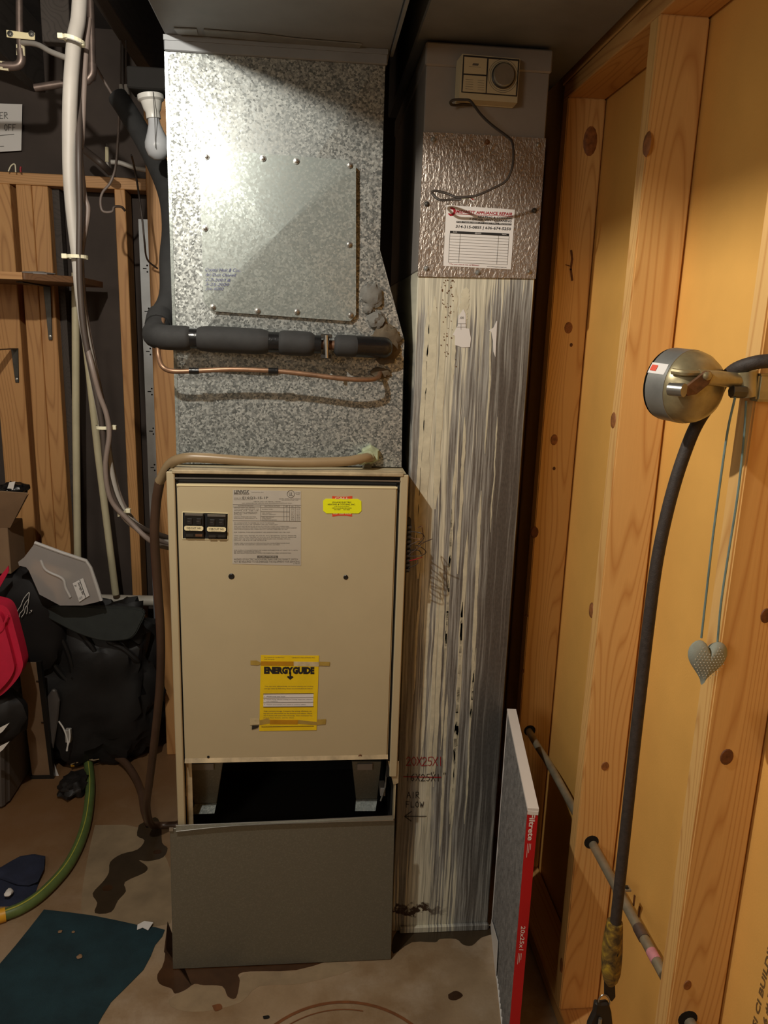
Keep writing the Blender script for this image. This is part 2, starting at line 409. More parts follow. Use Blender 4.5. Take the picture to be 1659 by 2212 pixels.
_font_cache = {}
def glyphs(s, bold=0.0, shear=0.0):
    key = (s, bold, shear)
    if key in _font_cache: return _font_cache[key]
    cu = bpy.data.curves.new('tmp', 'FONT'); cu.body = s; cu.size = 1; cu.resolution_u = 2; cu.offset = bold; cu.shear = shear
    o = bpy.data.objects.new('tmp', cu); C.objects.link(o)
    dg = bpy.context.evaluated_depsgraph_get(); dg.update()
    me = bpy.data.meshes.new_from_object(o.evaluated_get(dg))
    r = ([tuple(v.co) for v in me.vertices], [tuple(p.vertices) for p in me.polygons])
    bpy.data.objects.remove(o); bpy.data.curves.remove(cu); bpy.data.meshes.remove(me)
    _font_cache[key] = r; return r
CAP = 0.70
def text(mb, s, o, u, v, width, cap, bold=0.0, shear=0.0):
    """letters from the origin o along u (fitted to width) and up v, capitals cap metres high"""
    vs, fs = glyphs(s, bold, shear)
    if not vs: return mb
    x0 = min(p[0] for p in vs); x1 = max(p[0] for p in vs)
    u = V(u).normalized(); v = V(v).normalized(); k = width / (x1 - x0); h_ = cap / CAP
    return mb.add([V(o) + u * ((p[0] - x0) * k) + v * (p[1] * h_) for p in vs], fs)
def text_px(mb, s, a, b, cap_px, Y, bold=0.0, shear=0.0):
    A, B = P(*a, Y=Y), P(*b, Y=Y)
    cap = (P(a[0], a[1] - cap_px, Y=Y) - A).length
    return text(mb, s, A, B - A, (0, 0, 1), (B - A).length, cap, bold, shear)
def stroke_px(mb, pts, w, Y=None, X=None, th=.0004):
    kw = dict(Y=Y) if Y is not None else dict(X=X)
    q = [P(x, y, **kw) for x, y in pts]
    nrm = V((0, -1, 0)) if Y is not None else V((-1, 0, 0))
    for a, b in zip(q, q[1:]):
        d = (b - a)
        if d.length < 1e-6: continue
        sd = d.normalized().cross(nrm) * (w / 2); e = d.normalized() * (w / 3)
        mb.prism([a - e + sd, b + e + sd, b + e - sd, a - e - sd], nrm * th)
    return mb
def screw(name, p, parent, r=.0048, mat='steel', n=(0, -1, 0)):
    return obj(name, MB().lathe(p, n, [(r * 1.5, 0), (r * 1.5, .0012), (r * .95, .0014), (r * .9, .0045), (r * .5, .005)], 8), mat, parent, True)

# ================================================================== SETTING
TRZ = 2.078
obj_floor = struct(obj('floor', MB().box(-2.4, .75, -2.2, 3.2, -.06, 0), 'concrete'))
ceil_ = struct(obj('ceiling', MB().box(-2.4, .75, -2.2, 3.2, 2.46, 2.52), 'deck'))
for x in (-2.1, -1.7, -1.3, -.9, -.5, .0, .4):
    obj('joist', MB().box(x - .019, x + .019, -2.2, 2.86, 2.26, 2.46), 'joist', ceil_, bevel=.002)
obj('blocking', MB().box(*sorted((P(88, 40, Y=2.4).x, P(150, 40, Y=2.4).x)), 2.4, 2.44, 2.27, 2.42), 'joist', ceil_, bevel=.002)
wb = struct(obj('wall_back', MB().box(-2.4, .75, 2.86, 2.92, 0, 2.46), 'dark_panel'))
struct(obj('wall_left', MB().box(-2.46, -2.4, -2.2, 2.92, 0, 2.46), 'wall_plain'))
struct(obj('wall_front', MB().box(-2.4, .75, -2.26, -2.2, 0, 2.46), 'wall_plain'))
wr = struct(obj('wall_right', MB().box(.668, .70, -2.2, 2.86, 0, 2.46), 'sheath'))
# studs of the right wall
STX, STD = .575, .089
def stud(y, name='stud', z1=2.066):
    return obj(name, MB().box(STX, STX + STD, y, y + .038, .038, z1), 'stud_z', wr, bevel=.0025, seg=2)
studs = [stud(y) for y in (1.878, 1.402, .963, .50, .05, -.4, -.85, -1.3, 2.35)]
obj('top_plate', MB().box(STX, STX + STD, -2.15, 1.916, 2.066, 2.101), 'stud_y', wr, bevel=.002)
obj('top_plate', MB().box(STX - .001, STX + STD, -2.15, 1.93, 2.103, 2.138), 'stud_y', wr, bevel=.002)
obj('bottom_plate', MB().box(STX, STX + STD, -2.15, 2.8, 0, .038), 'stud_y', wr, bevel=.002)
def knot(c, nrm, rw, rz, mat='knot'):
    mb = MB(); c = V(c); nrm = V(nrm); sd = nrm.cross(V((0, 0, 1)))
    prof = [(1.0, -.001), (.85, .0012), (.35, .0016), (.05, .001)]; n = 14; vs = []
    for r, h_ in prof:
        for k in range(n):
            w = 2 * math.pi * k / n; vs.append(c + nrm * h_ + sd * (math.cos(w) * rw * r) + V((0, 0, math.sin(w) * rz * r)))
    fs = [(i * n + k, i * n + (k + 1) % n, (i + 1) * n + (k + 1) % n, (i + 1) * n + k) for i in range(3) for k in range(n)] + [tuple(range(3 * n, 4 * n))]
    obj('knot', mb.add(vs, fs), mat, wr, True)
FY = (0, -1, 0); FX = (-1, 0, 0)
for x, y, Yp, rw, rz, m in [(1228, 708, 1.878, .011, .015, 'knot'), (1197, 950, 1.878, .010, .015, 'knot'), (1234, 745, 1.878, .004, .005, 'knot_dark'),
                            (1197, 1012, 1.878, .004, .005, 'knot_dark'), (1275, 305, 1.878, .018, .035, 'knot'), (1155, 1150, 1.878, .011, .016, 'knot_dark'), (1307, 1655, 1.402, .009, .011, 'knot'),
                            (1570, 1635, .963, .011, .014, 'knot_dark'), (1485, 2128, .963, .007, .010, 'knot'), (1655, 1330, .963, .009, .012, 'knot_dark'),
                            (1138, 1330, 1.878, .004, .005, 'knot_dark'), (1130, 1450, 1.878, .004, .005, 'knot_dark')]:
    knot(P(x, y, Y=Yp), FY, rw, rz, m)
for x, y, rw, rz, m in [(1397, 311, .016, .021, 'knot'), (1325, 908, .013, .017, 'knot'), (1277, 1318, .011, .017, 'knot'), (1213, 2085, .010, .02, 'knot')]:
    knot(P(x, y, X=STX), FX, rw, rz, m)
gash = MB(); stroke_px(gash, [(1234, 542), (1236, 560), (1233, 582), (1236, 605)], .005, Y=1.8775); stroke_px(gash, [(1232, 575), (1222, 572)], .002, Y=1.8775)
obj('gouge', gash, 'knot_dark', wr)
# stencilled letters on the sheathing, running up the wall
st = MB()
def sten(s, x0, y0, x1, y1, cap):
    A = P(x0, y0, X=.6672); B = P(x1, y1, X=.6672)
    text(st, s, A, B - A, (0, 1, 0), (B - A).length, cap, .03)
sten('CI SI CI BUILDING BOARD', 1625, 2262, 1700, 1890, .0095)
sten('E-96 # R B FIBERBOARD', 1647, 2262, 1716, 1905, .0095)
obj('stencil_print', st, 'stencil', wr)
# conduit through the studs
cz = .468; cxx = .613
con = thing('conduit', 'thin grey metal conduit running through holes in the wall studs', 'pipe', (cxx, 1.4, cz))
pth = spline([(.604, 1.93, cz + .006), (.604, 1.87, cz + .004), (.608, 1.80, cz), (.613, 1.70, cz), (.613, 1.45, cz), (.613, 1.15, cz), (.613, .95, cz), (.613, .6, cz)], 5)
obj('pipe', MB().tube(pth, .0095, 12), 'emt', con, True)
obj('coupling', MB().tube([(cxx, 1.165, cz), (cxx, 1.137, cz)], .0108, 12), 'copper_old', con, True)
obj('paint_mark', MB().tube([(cxx, 1.108, cz), (cxx, 1.086, cz)], .0099, 12), 'pink_paint', con, True)
cs = obj('strap', MB().tube([(cxx, 1.262, cz), (cxx, 1.246, cz)], .0115, 12).box(cxx + .002, cxx + .020, 1.247, 1.261, cz + .008, cz + .012), 'emt', con, True)
screw('screw', V((cxx + .013, 1.254, cz + .012)), cs, .003, 'steel_dark', (0, 0, 1))
for y in (1.878, 1.402, .963):
    obj('drill_hole', MB().lathe((cxx - .004 if y < 1.8 else .606, y + .001, cz + .006), (0, -1, 0), [(.017, 0), (.016, .0015)], 16), 'dark_hole', wr)
for i, (x, y) in enumerate([(1370, 1945), (1381, 1970)]):
    p = P(x, y, X=.667); obj('staple', MB().box(.6655, .668, p.y - .002, p.y + .002, p.z - .012, p.z + .012), 'rust', wr)

# floor marks
def floor_patch(name, lst, mat, z=.0006, per=3, parent=None, th=.0005):
    q = spline([P(x, y, Z=z) for x, y in lst] + [P(*lst[0], Z=z)], per)[:-1] if per > 1 else [P(x, y, Z=z) for x, y in lst]
    return obj(name, MB().prism(q, (0, 0, -th)), mat, parent if parent else obj_floor)
floor_patch('water_stain', [(300, 1782), (335, 1765), (348, 1785), (350, 1820), (362, 1832), (352, 1852), (320, 1860), (300, 1858), (318, 1872), (312, 1885), (270, 1905), (272, 1925), (255, 1945), (240, 1970), (205, 1972), (210, 1950), (200, 1930), (222, 1905), (235, 1885), (238, 1862), (262, 1845), (297, 1835), (312, 1815), (296, 1805)], 'wet')
floor_patch('water_stain', [(362, 1990), (374, 2080), (600, 2075), (720, 2068), (640, 2095), (540, 2098), (515, 2105), (518, 2118), (510, 2155), (492, 2152), (480, 2130), (440, 2128), (420, 2125), (400, 2138), (378, 2146), (370, 2135), (345, 2125), (340, 2105), (355, 2075)], 'wet_rust', .0007)
floor_patch('water_stain', [(858, 2010), (1055, 2000), (1068, 2015), (1040, 2025), (1020, 2042), (1000, 2040), (985, 2028), (950, 2028), (940, 2035), (890, 2035), (850, 2060), (848, 2030)], 'wet', .0007)
for x, y, r in ((232, 1918, .012), (340, 1840, .01)):
    c = P(x, y, Z=.0012); obj('water_ring', MB().prism([c + V((math.cos(a / 14 * 6.283) * r * 1.2, math.sin(a / 14 * 6.283) * r, 0)) for a in range(14)], (0, 0, -.0006)), 'wet_rust', obj_floor)
floor_patch('mineral_crust', [(400, 2140), (425, 2128), (470, 2130), (490, 2155), (515, 2160), (512, 2130), (525, 2104), (560, 2100), (640, 2098), (720, 2076), (745, 2080), (760, 2095), (650, 2125), (560, 2130), (520, 2165), (440, 2185), (380, 2180), (365, 2160)], 'pale_mark', .0005)
floor_patch('rust_spot', [(458, 2172), (475, 2168), (480, 2178), (465, 2184)], 'rust_mark', .0011)
floor_patch('dark_spot', [(968, 2148), (985, 2140), (1000, 2150), (985, 2160), (970, 2158)], 'wet_rust', .0008)
floor_patch('dark_spot', [(568, 2195), (580, 2193), (582, 2199), (570, 2201)], 'dark_hole', .0011)
M['pale_floor'] = plain('pale_concrete', (148, 128, 100), .7, 0, .16, 9)
floor_patch('worn_patch', [(205, 1782), (300, 1788), (362, 1860), (368, 1995), (200, 1985), (176, 1950), (190, 1850)], 'pale_floor', .0002, 3, None, .0002)
a0, a1, a2 = P(597, 2212, Z=0), P(740, 2165, Z=0), P(888, 2212, Z=0)
# circle through three points
def circ(a, b, c):
    d = 2 * (a.x * (b.y - c.y) + b.x * (c.y - a.y) + c.x * (a.y - b.y))
    ux = ((a.x ** 2 + a.y ** 2) * (b.y - c.y) + (b.x ** 2 + b.y ** 2) * (c.y - a.y) + (c.x ** 2 + c.y ** 2) * (a.y - b.y)) / d
    uy = ((a.x ** 2 + a.y ** 2) * (c.x - b.x) + (b.x ** 2 + b.y ** 2) * (a.x - c.x) + (c.x ** 2 + c.y ** 2) * (b.x - a.x)) / d
    return V((ux, uy, 0)), ((a.x - ux) ** 2 + (a.y - uy) ** 2) ** .5
cc, rr = circ(a0, a1, a2)
def ring(c, r0, r1, z, a=0, b=6.2832, n=64):
    vs = []
    for k in range(n + 1):
        w = a + (b - a) * k / n; e = 1 + .0 * k
        vs += [c + V((math.cos(w) * r0, math.sin(w) * r0, z)), c + V((math.cos(w) * r1, math.sin(w) * r1, z))]
    return MB().add(vs, [(2 * i, 2 * i + 1, 2 * i + 3, 2 * i + 2) for i in range(n)])
obj('rust_ring', ring(cc, rr - .004, rr + .0035, .0011), 'rust_mark', obj_floor)
obj('rust_ring', ring(cc, rr - .022, rr - .019, .0011, 1.3, 2.6), 'rust_mark', obj_floor)

# ceiling ducts
tr = tag(obj('ceiling_duct', MB().box(-.292, .15, -.2, 2.15, TRZ, 2.40), 'duct_dark', bevel=.003), 'wide dull grey sheet metal duct overhead, joined to the plenum top', 'duct')
for q in ([(375, 60), (425, 62), (428, 74), (385, 72)], [(440, 63), (560, 72), (640, 82), (782, 94), (776, 102), (630, 93), (520, 82), (445, 75)]):
    obj('sealant_strip', MB().prism([P(x, y, Z=TRZ - .001) for x, y in q], (0, 0, -.002)), 'grey_metal', tr)
obj('seam', MB().box(.15, .156, -.2, 1.72, TRZ - .004, TRZ + .03), 'duct_dark', tr)
tag(obj('ceiling_duct', MB().box(.20, .56, -.2, 2.3, 2.105, 2.40), 'duct_dark', bevel=.003), 'dark flat duct overhead between the plenum duct and the stud wall', 'duct')
for o in bpy.data.objects:
    pass

# ================================================================== FURNACE
FYP = 1.62
FL, FR, FT = -.303, .208, 1.232
fu = thing('furnace', 'tall cream enamelled electric furnace with labels and an open lower bay', 'furnace', (-.05, 1.8, 0))
cab = MB()
cab.box(FL, FL + .003, FYP + .004, 2.18, 0, FT)           # sides, back, top, bottom
cab.box(FR - .003, FR, FYP + .004, 2.18, 0, FT)
cab.box(FL, FR, 2.177, 2.18, 0, FT)
cab.box(FL, FR, FYP + .004, 2.18, FT - .003, FT)
cab.box(FL, FR, FYP + .004, 2.18, 0, .004)
obj('cabinet', cab, 'cream', fu)
obj('side_flange', MB().box(FL, FL + .017, FYP - .002, FYP + .012, .02, FT), 'cream', fu, bevel=.002)
obj('side_flange', MB().box(FR - .017, FR + .001, FYP - .002, FYP + .012, .505, FT), 'cream', fu, bevel=.002)
obj('bent_corner', MB().prism(px([(838, 1645), (862, 1645), (861, 1692), (850, 1696), (846, 1680)], Y=FYP + .002), (0, .004, 0)), 'cream_dirty', fu, bevel=.001)
obj('top_lip', MB().box(FL + .012, FR - .01, FYP - .004, FYP + .03, FT - .004, FT + .004), 'cream_dirty', fu, bevel=.0015)
obj('top_edge_strip', MB().box(FL + .017, FR - .017, FYP - .002, FYP, FT - .015, FT - .012), 'steel', fu)
obj('top_slot', MB().box(FL + .017, FR - .017, FYP + .010, FYP + .012, 1.190, FT - .004), 'black_void', fu)
DT, DB = 1.206, .556
door = obj('door_panel', MB().box(FL + .0205, FR - .0225, FYP - .001, FYP + .02, DB, DT), 'cream', fu, bevel=.003, seg=2)
obj('shadow_gap', MB().box(FL + .016, FL + .022, FYP + .006, FYP + .010, DB, FT - .006), 'black_void', fu)  # black strip painted in for the shade beside the door
obj('shadow_gap', MB().box(FR - .024, FR - .016, FYP + .006, FYP + .010, .50, FT - .006), 'black_void', fu)
obj('door_top_edge', MB().box(FL + .021, FR - .023, FYP - .0025, FYP - .001, DT - .004, DT), 'sticker_cream', door)
obj('door_bottom_lip', MB().prism([(FL + .0205, FYP - .001, DB + .008), (FL + .0205, FYP - .006, DB - .001), (FL + .0205, FYP + .015, DB - .003)], (FR - FL - .043, 0, 0)), 'cream_dirty', door)
for x, y, r, m in [(500, 1245, .0066, 'black_plastic'), (747, 1247, .0054, 'black_plastic'), (450, 1635, .003, 'dark_hole'), (778, 1633, .0045, 'rust')]:
    obj('hole_plug', MB().lathe(P(x, y, Y=FYP - .001), FY, [(r, 0), (r, .0008), (r * .75, .0018), (r * .3, .0012)], 14), m, door, True)
# circuit breakers in their window
wy = FYP - .0016
obj('breaker_window', MB().prism(px([(395, 1107), (492, 1110), (491, 1164), (395, 1163)], Y=wy), (0, .0012, 0)), 'black_void', door)
fr_ = MB()
for a, b in (((394, 1106), (493, 1109)), ((493, 1109), (492, 1165)), ((492, 1165), (394, 1164)), ((394, 1164), (394, 1106))):
    fr_.bar(P(*a, Y=wy - .0005), P(*b, Y=wy - .0005), .0014, .0014, (0, 1, 0))
obj('window_edge', fr_, 'sticker_cream', door)
for k, (xa, xb, lab) in enumerate(((399, 440, ('CIRCUIT N01', 'Breaker')), (448, 489, ('CIRCUIT N2', 'Disconnect')))):
    dy = 2.2 * k
    br = obj('circuit_breaker', MB().prism(px([(xa, 1109 + dy), (xb, 1110 + dy), (xb, 1161), (xa, 1160)], Y=wy - .007), (0, .0055, 0)), 'black_plastic', fu, bevel=.001)
    obj('breaker_cap', MB().prism(px([(xa, 1109 + dy), (xb - 2, 1110 + dy), (xb - 2, 1114.5 + dy), (xa, 1113.5 + dy)], Y=wy - .0085), (0, .002, 0)), 'steel', br)
    for j in (0, 1):
        x0 = xa + 3 + 20 * j
        obj('toggle', MB().prism(px([(x0 + 2, 1120 + dy), (x0 + 13, 1120.5 + dy), (x0 + 13, 1134 + dy), (x0 + 2, 1133.5 + dy)], Y=wy - .0095), (0, .003, 0)), 'black_rubber', br, bevel=.0008)
        obj('lug', MB().prism(px([(x0, 1154 + dy), (x0 + 15, 1154 + dy), (x0 + 15, 1159 + dy), (x0, 1159 + dy)], Y=wy - .0078), (0, .001, 0)), 'rust' if (k == 0 and j == 1) else 'steel_dark', br)
        tmb = MB(); text_px(tmb, 'OFF', (x0 + 2, 1127 + dy), (x0 + 9, 1127.5 + dy), 2.0, wy - .0097); obj('print', tmb, 'steel', br)
    la = spline([P(x, y, Y=wy - .011) for x, y in [(xa + 2, 1136 + dy), (xb - 4, 1136.8 + dy), (xb - 1, 1139 + dy), (xb - 1, 1144 + dy), (xb - 4, 1147 + dy), (xa + 2, 1146 + dy), (xa - 1, 1143.5 + dy), (xa - 1, 1138 + dy)]], 1)
    lb = obj('breaker_label', MB().prism(la, (0, .0012, 0)), 'sticker_cream', br)
    tmb = MB(); text_px(tmb, lab[0], (xa + 4, 1142.3 + dy), (xb - 6, 1142.8 + dy), 3.6, wy - .0114, .01); text_px(tmb, lab[1], (xa + 9, 1145.5 + dy), (xb - 11, 1145.9 + dy), 1.6, wy - .0114)
    obj('print', tmb, 'ink', br)
# rating plate
LY = FYP - .0017
rl = obj('rating_label', MB().prism(px([(503, 1058), (650, 1061), (650, 1222), (502, 1218)], Y=LY), (0, .0007, 0)), 'label_grey', door)
z2 = lambda x, y: (495 + x / 10.05, 1045 + y / 10.05 - 0.0)
tb = MB(); ty = LY - .0003
def L(x0, x1, y, cap, s, bold=0.0, shear=0.0): text_px(tb, s, z2(x0, y), z2(x1, y), cap / 10.05, ty, bold, shear)
L(105, 440, 205, 72, 'LENNOX', .03, .3); L(490, 745, 195, 18, 'Industries Inc'); L(105, 430, 240, 18, 'DALLAS, TEXAS')
L(105, 265, 322, 20, 'MODEL NO.'); L(290, 845, 330, 50, 'E16Q3-15-1P', .012); L(105, 465, 354, 18, 'MANUFACTURED BY: OM')
L(1300, 1380, 262, 76, 'UL', .02); L(1435, 1545, 208, 20, 'LISTED'); L(1455, 1530, 240, 18, '404M')
L(1085, 1550, 337, 18, 'ELECTRIC CENTRAL HEATING FURNACE'); L(1140, 1500, 364, 18, 'ALSO SECTION OF HEAT PUMP')
L(530, 1115, 400, 22, '208/240 VOLT, 60 HERTZ, 1 PHASE'); L(275, 1370, 434, 22, 'UNIT APPROVED FOR UPFLOW AND DOWNFLOW POSITIONS ONLY.')
L(200, 525, 487, 20, 'BLOWER MOTOR DATA'); L(770, 1095, 495, 20, 'ELECTRICAL RATING'); L(1205, 1280, 495, 16, 'UNITS'); L(1340, 1405, 497, 16, '208V'); L(1460, 1530, 497, 16, '240V')
for y, x1, s in ((528, 555, 'LENNOX PART NO. P-8-2051'), (560, 640, 'VOLTAGE 208/230 H.P. 1/3'), (590, 630, '          AMPS 2.6  HP 1/3'), (628, 610, 'BLOWER MOTOR CONNECTED HIGH'), (655, 610, 'SPEED NO. 1 AND THERMALLY'), (685, 275, 'PROTECTED'), (728, 580, 'DESIGN PRESSURE 300 PSIG'), (760, 610, 'REFRIGERANT REFRIGERANT 22')):
    L(105, x1, y, 20, s)
for y, x1, s in ((562, 945, 'ELEMENT AMPS'), (648, 920, 'MIN. SUPPLY'), (680, 1015, 'CIRCUIT AMPACITY'), (735, 970, 'MAX. RATING OF'), (765, 915, 'OVERCURRENT'), (797, 1030, 'PROTECTIVE DEVICE')):
    L(715, x1, y, 20, s)
for y in (530, 562, 600, 640, 670, 705, 740, 768, 795):
    L(1345, 1410, y, 18, random.choice(('62.5', '54.1', '68.0', '70'))); L(1465, 1535, y, 18, random.choice(('60.0', '52.8', '75.0', '80')))
for y, x1, s in ((862, 980, 'NO CONDUCTOR TO EXCEED 250 VOLTS TO GROUND'), (898, 1060, 'MAXIMUM OUTLET AIR TEMPERATURE LESS THAN 200 F'), (938, 1300, 'THIS UNIT MAY BE INSTALLED IN AN ALCOVE OR CLOSET ON COMBUSTIBLE'), (970, 1475, 'FLOORING WITH NOT LESS THAN THE FOLLOWING CLEARANCES, 0 INCH FROM CABINET,'), (1000, 1270, '0 INCH FROM PLENUM AND WARM AIR DUCT WITHIN THREE FEET OF UNIT'), (1065, 1320, 'FOR THERMAL FUSE REPLACEMENT USE LENNOX PART NO. P-8-11029'), (1138, 1455, '    UNIT LESS COIL TESTED AT 0.50 IN. W.C. EXTERNAL STATIC PRESSURE'), (1173, 1455, '    UNIT WITH COIL TESTED AT 0.15 IN. W.C. EXTERNAL STATIC PRESSURE'), (1208, 1330, 'UNIT MAY OR MAY NOT USE FIELD INSTALLED COIL MODEL: CP16-31,'), (1240, 810, 'CP16-41, CR16-31-41 OR CP18-31-41'), (1303, 1320, 'WHEN USED IN DOWNFLOW APPLICATION ON COMBUSTIBLE FLOOR MUST'), (1335, 1100, 'USE BURNER ACCESSORY LENNOX PART NO. LB-34827'), (1455, 1485, 'FOR SUPPLY CONNECTIONS USE WIRES SUITABLE FOR AT LEAST 75 C (167 F)'), (1487, 690, 'SEE WIRING DIAGRAM FOR DETAILS'), (1517, 1345, 'SEE INSTALLATION INSTRUCTIONS FOR ESSENTIAL USER INFORMATION')):
    L(105, x1, y, 22, s)
L(105, 1490, 1660, 40, 'HAZARD OF ELECTRIC SHOCK-MORE THAN ONE DISCONNECT SWITCH'); L(105, 1530, 1712, 40, 'MAY BE REQUIRED TO DE-ENERGIZE THE EQUIPMENT FOR SERVICING'); L(1390, 1530, 1745, 22, '31-98140')
def lineL(x0, y0, x1, y1, w=.0005): stroke_px(tb, [z2(x0, y0), z2(x1, y1)], w, Y=ty)
for a in ((85, 452, 1555, 465), (85, 500, 685, 500), (685, 510, 1555, 515), (685, 605, 1310, 610), (685, 708, 1310, 714), (85, 800, 1555, 815), (685, 455, 685, 805), (1185, 460, 1185, 810), (1250, 460, 1250, 810), (1310, 462, 1310, 812), (1435, 463, 1435, 813), (105, 213, 440, 216)): lineL(*a, w=.0006 if a[1] in (452, 800) else .0004)
for k in range(20):
    w0, w1 = k / 20 * 6.283, (k + 1) / 20 * 6.283
    lineL(1338 + 78 * math.cos(w0), 222 + 78 * math.sin(w0), 1338 + 78 * math.cos(w1), 222 + 78 * math.sin(w1), .0007)
obj('print', tb, 'ink_soft', door)
obj('caution_bar', MB().prism(px([z2(610, 1560), z2(1060, 1562), z2(1060, 1612), z2(610, 1610)], Y=ty), (0, .0003, 0)), 'ink_soft', door)
tb = MB(); text_px(tb, '-CAUTION-', z2(630, 1600), z2(1040, 1602), 3.2, ty - .0003, .012); obj('print', tb, 'label_grey', door)
# neon service sticker
SY = FYP - .0016
z8 = lambda x, y: (680 + x / 13.825, 1060 + y / 13.825)
for q in ([(520, 160), (700, 185), (950, 180), (1120, 158), (1115, 265), (515, 265)], [(520, 650), (1110, 650), (1110, 772), (950, 745), (700, 745), (525, 775)]):
    obj('sticker_flag', MB().prism(px([z8(*p) for p in q], Y=SY), (0, .0005, 0)), 'orange_red', door)
q = [(245, 300), (330, 240), (1290, 245), (1390, 310), (1395, 600), (1310, 680), (350, 680), (250, 600)]
obj('service_sticker', MB().prism(px([z8(*p) for p in q], Y=SY - .0006), (0, .0008, 0)), 'neon', door)
tb = MB()
for x0, x1, y, cap, s in ((515, 1095, 365, 42, 'VILLAGE ELECTRIC'), (388, 1215, 430, 42, 'HEATING & COOLING, INC.'), (580, 1030, 480, 20, '1718 Commercial Blvd.'), (515, 1095, 530, 24, 'HERCULANEUM, MO 63048'), (570, 1050, 578, 24, '934-4887  -  464-4887')):
    text_px(tb, s, z8(x0, y), z8(x1, y + 3), cap / 13.825, SY - .0009, .008)
obj('print', tb, 'ink', door)
tb = MB(); text_px(tb, 'CALL', z8(600, 250), z8(1020, 250), 4, SY - .0010, .03); obj('print', tb, 'sticker_cream', door); tb = MB(); text_px(tb, 'for service', z8(548, 705), z8(1085, 705), 3.2, SY - .0004, .02)
obj('print', tb, 'sticker_cream', door)
# yellow energy label with tape
EY = FYP - .0022
z5 = lambda x, y: (540 + x / 9.217, 1400 + y / 9.217)
def z5q(*a): return [z5(*p) for p in a]
eg = obj('energy_label', MB().prism(px(z5q((215, 140), (1375, 150), (1325, 1635), (185, 1650)), Y=EY), (0, .0006, 0)), 'yellow', door)
obj('white_box', MB().prism(px(z5q((270, 905), (1265, 898), (1255, 1165), (265, 1172)), Y=EY - .0002), (0, .0003, 0)), 'paper', door)
for q, m in ((((10, 250), (130, 248), (215, 290), (215, 320), (140, 345), (8, 330)), 'tape_tan'), (((1375, 272), (1590, 278), (1585, 355), (1372, 350)), 'tape_tan'), (((0, 1392), (185, 1400), (190, 1520), (0, 1530)), 'tape_gone'), (((40, 1545), (180, 1540), (150, 1590), (35, 1625)), 'steel_dark'), (((1330, 1425), (1512, 1415), (1505, 1515), (1330, 1530)), 'tape_tan'),
             (((218, 262), (870, 268), (870, 358), (215, 350)), 'tape_over'), (((400, 1425), (960, 1432), (950, 1520), (395, 1518)), 'tape_over'), (((870, 268), (1372, 280), (1370, 368), (870, 358)), 'tape_gone'), (((190, 1440), (330, 1400), (400, 1425), (395, 1500), (190, 1535)), 'tape_tan'), (((960, 1432), (1330, 1470), (1328, 1535), (950, 1510)), 'tape_tan')):
    obj('tape', MB().prism(px(z5q(*q), Y=EY - .0004), (0, .0005, 0)), m, door)
tb = MB(); EYt = EY - .0006
def E_(x0, x1, y, cap, s, bold=0.0): text_px(tb, s, z5(x0, y), z5(x1, y), cap / 9.217, EYt, bold)
text_px(tb, 'ENERGY', z5(280, 500), z5(862, 503), 13.2, EYt, .07); text_px(tb, 'GUIDE', z5(848, 503), z5(1280, 506), 13.2, EYt, .07)
tb.prism(px(z5q((785, 480), (820, 480), (820, 560), (840, 552), (865, 580), (800, 632), (735, 575), (760, 552), (785, 570)), Y=EYt), (0, .0002, 0))
obj('print', tb, 'ink', door)
tb = MB()
for x0, x1, y, cap, s in ((285, 680, 192, 18, 'For central air conditioners'), (285, 485, 230, 18, 'and furnaces'), (835, 1300, 200, 20, 'LENNOX INDUSTRIES INC.'), (290, 1260, 770, 20, 'You can save substantially on home heating and cooling'), (285, 1250, 815, 20, 'energy costs by following these recommendations below:'), (285, 700, 972, 18, '1   Weatherstrip your house'), (285, 1245, 1030, 18, '2   Install energy efficient heating and cooling equipment, selection'), (330, 550, 1065, 18, 'and installation'), (285, 1110, 1132, 18, '3   Operate and maintain your system to conserve utilities'), (275, 1235, 1265, 20, 'Help conserve energy. Compare the energy efficiency rat-'), (270, 1240, 1310, 20, 'ing and cost information on the furnaces and others. Check'), (270, 1240, 1352, 20, 'the F-sheets and square feet of energy. Your contractor has'), (265, 885, 1395, 20, 'energy fact sheets, ask for them.'), (230, 1270, 1562, 12, 'Removal of this label before consumer purchase is a violation of federal law')):
    E_(x0, x1, y, cap, s)
obj('print', tb, 'ink_soft', door)
tb = MB()
for y, w in ((908, .0013), (1170, .0013), (990, .0004), (1082, .0004)): stroke_px(tb, [z5(268, y + 3), z5(1262, y - 6)], w, Y=EYt)
stroke_px(tb, [z5(230, 1570), z5(1270, 1550)], .0004, Y=EYt)
obj('rule', tb, 'ink', door)
# open lower bay: side strip, blower rails, brackets
obj('inner_strip', MB().box(FL + .018, FL + .032, FYP + .02, FYP + .024, .02, DB - .002), 'cream_dirty', fu)
obj('bay_floor', MB().box(FL + .003, FR - .003, FYP + .02, 2.17, .30, .304), 'black_void', fu)  # black sheets here stand in for shade inside the bay
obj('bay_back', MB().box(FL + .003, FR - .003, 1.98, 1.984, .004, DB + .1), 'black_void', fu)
obj('bay_shade_sheet', MB().box(FL + .0035, FL + .005, FYP + .03, 1.98, .004, DB + .05), 'black_void', fu)
obj('bay_shade_sheet', MB().box(FR - .005, FR - .0035, FYP + .03, 1.98, .004, DB + .05), 'black_void', fu)
for tl, tr_, br_, bl, k in (((398, 1652), (480, 1648), (467, 1735), (420, 1738), (414, 1758, 463, 1757)), ((762, 1648), (822, 1650), (812, 1726), (769, 1728), (768, 1752, 811, 1751))):
    pass
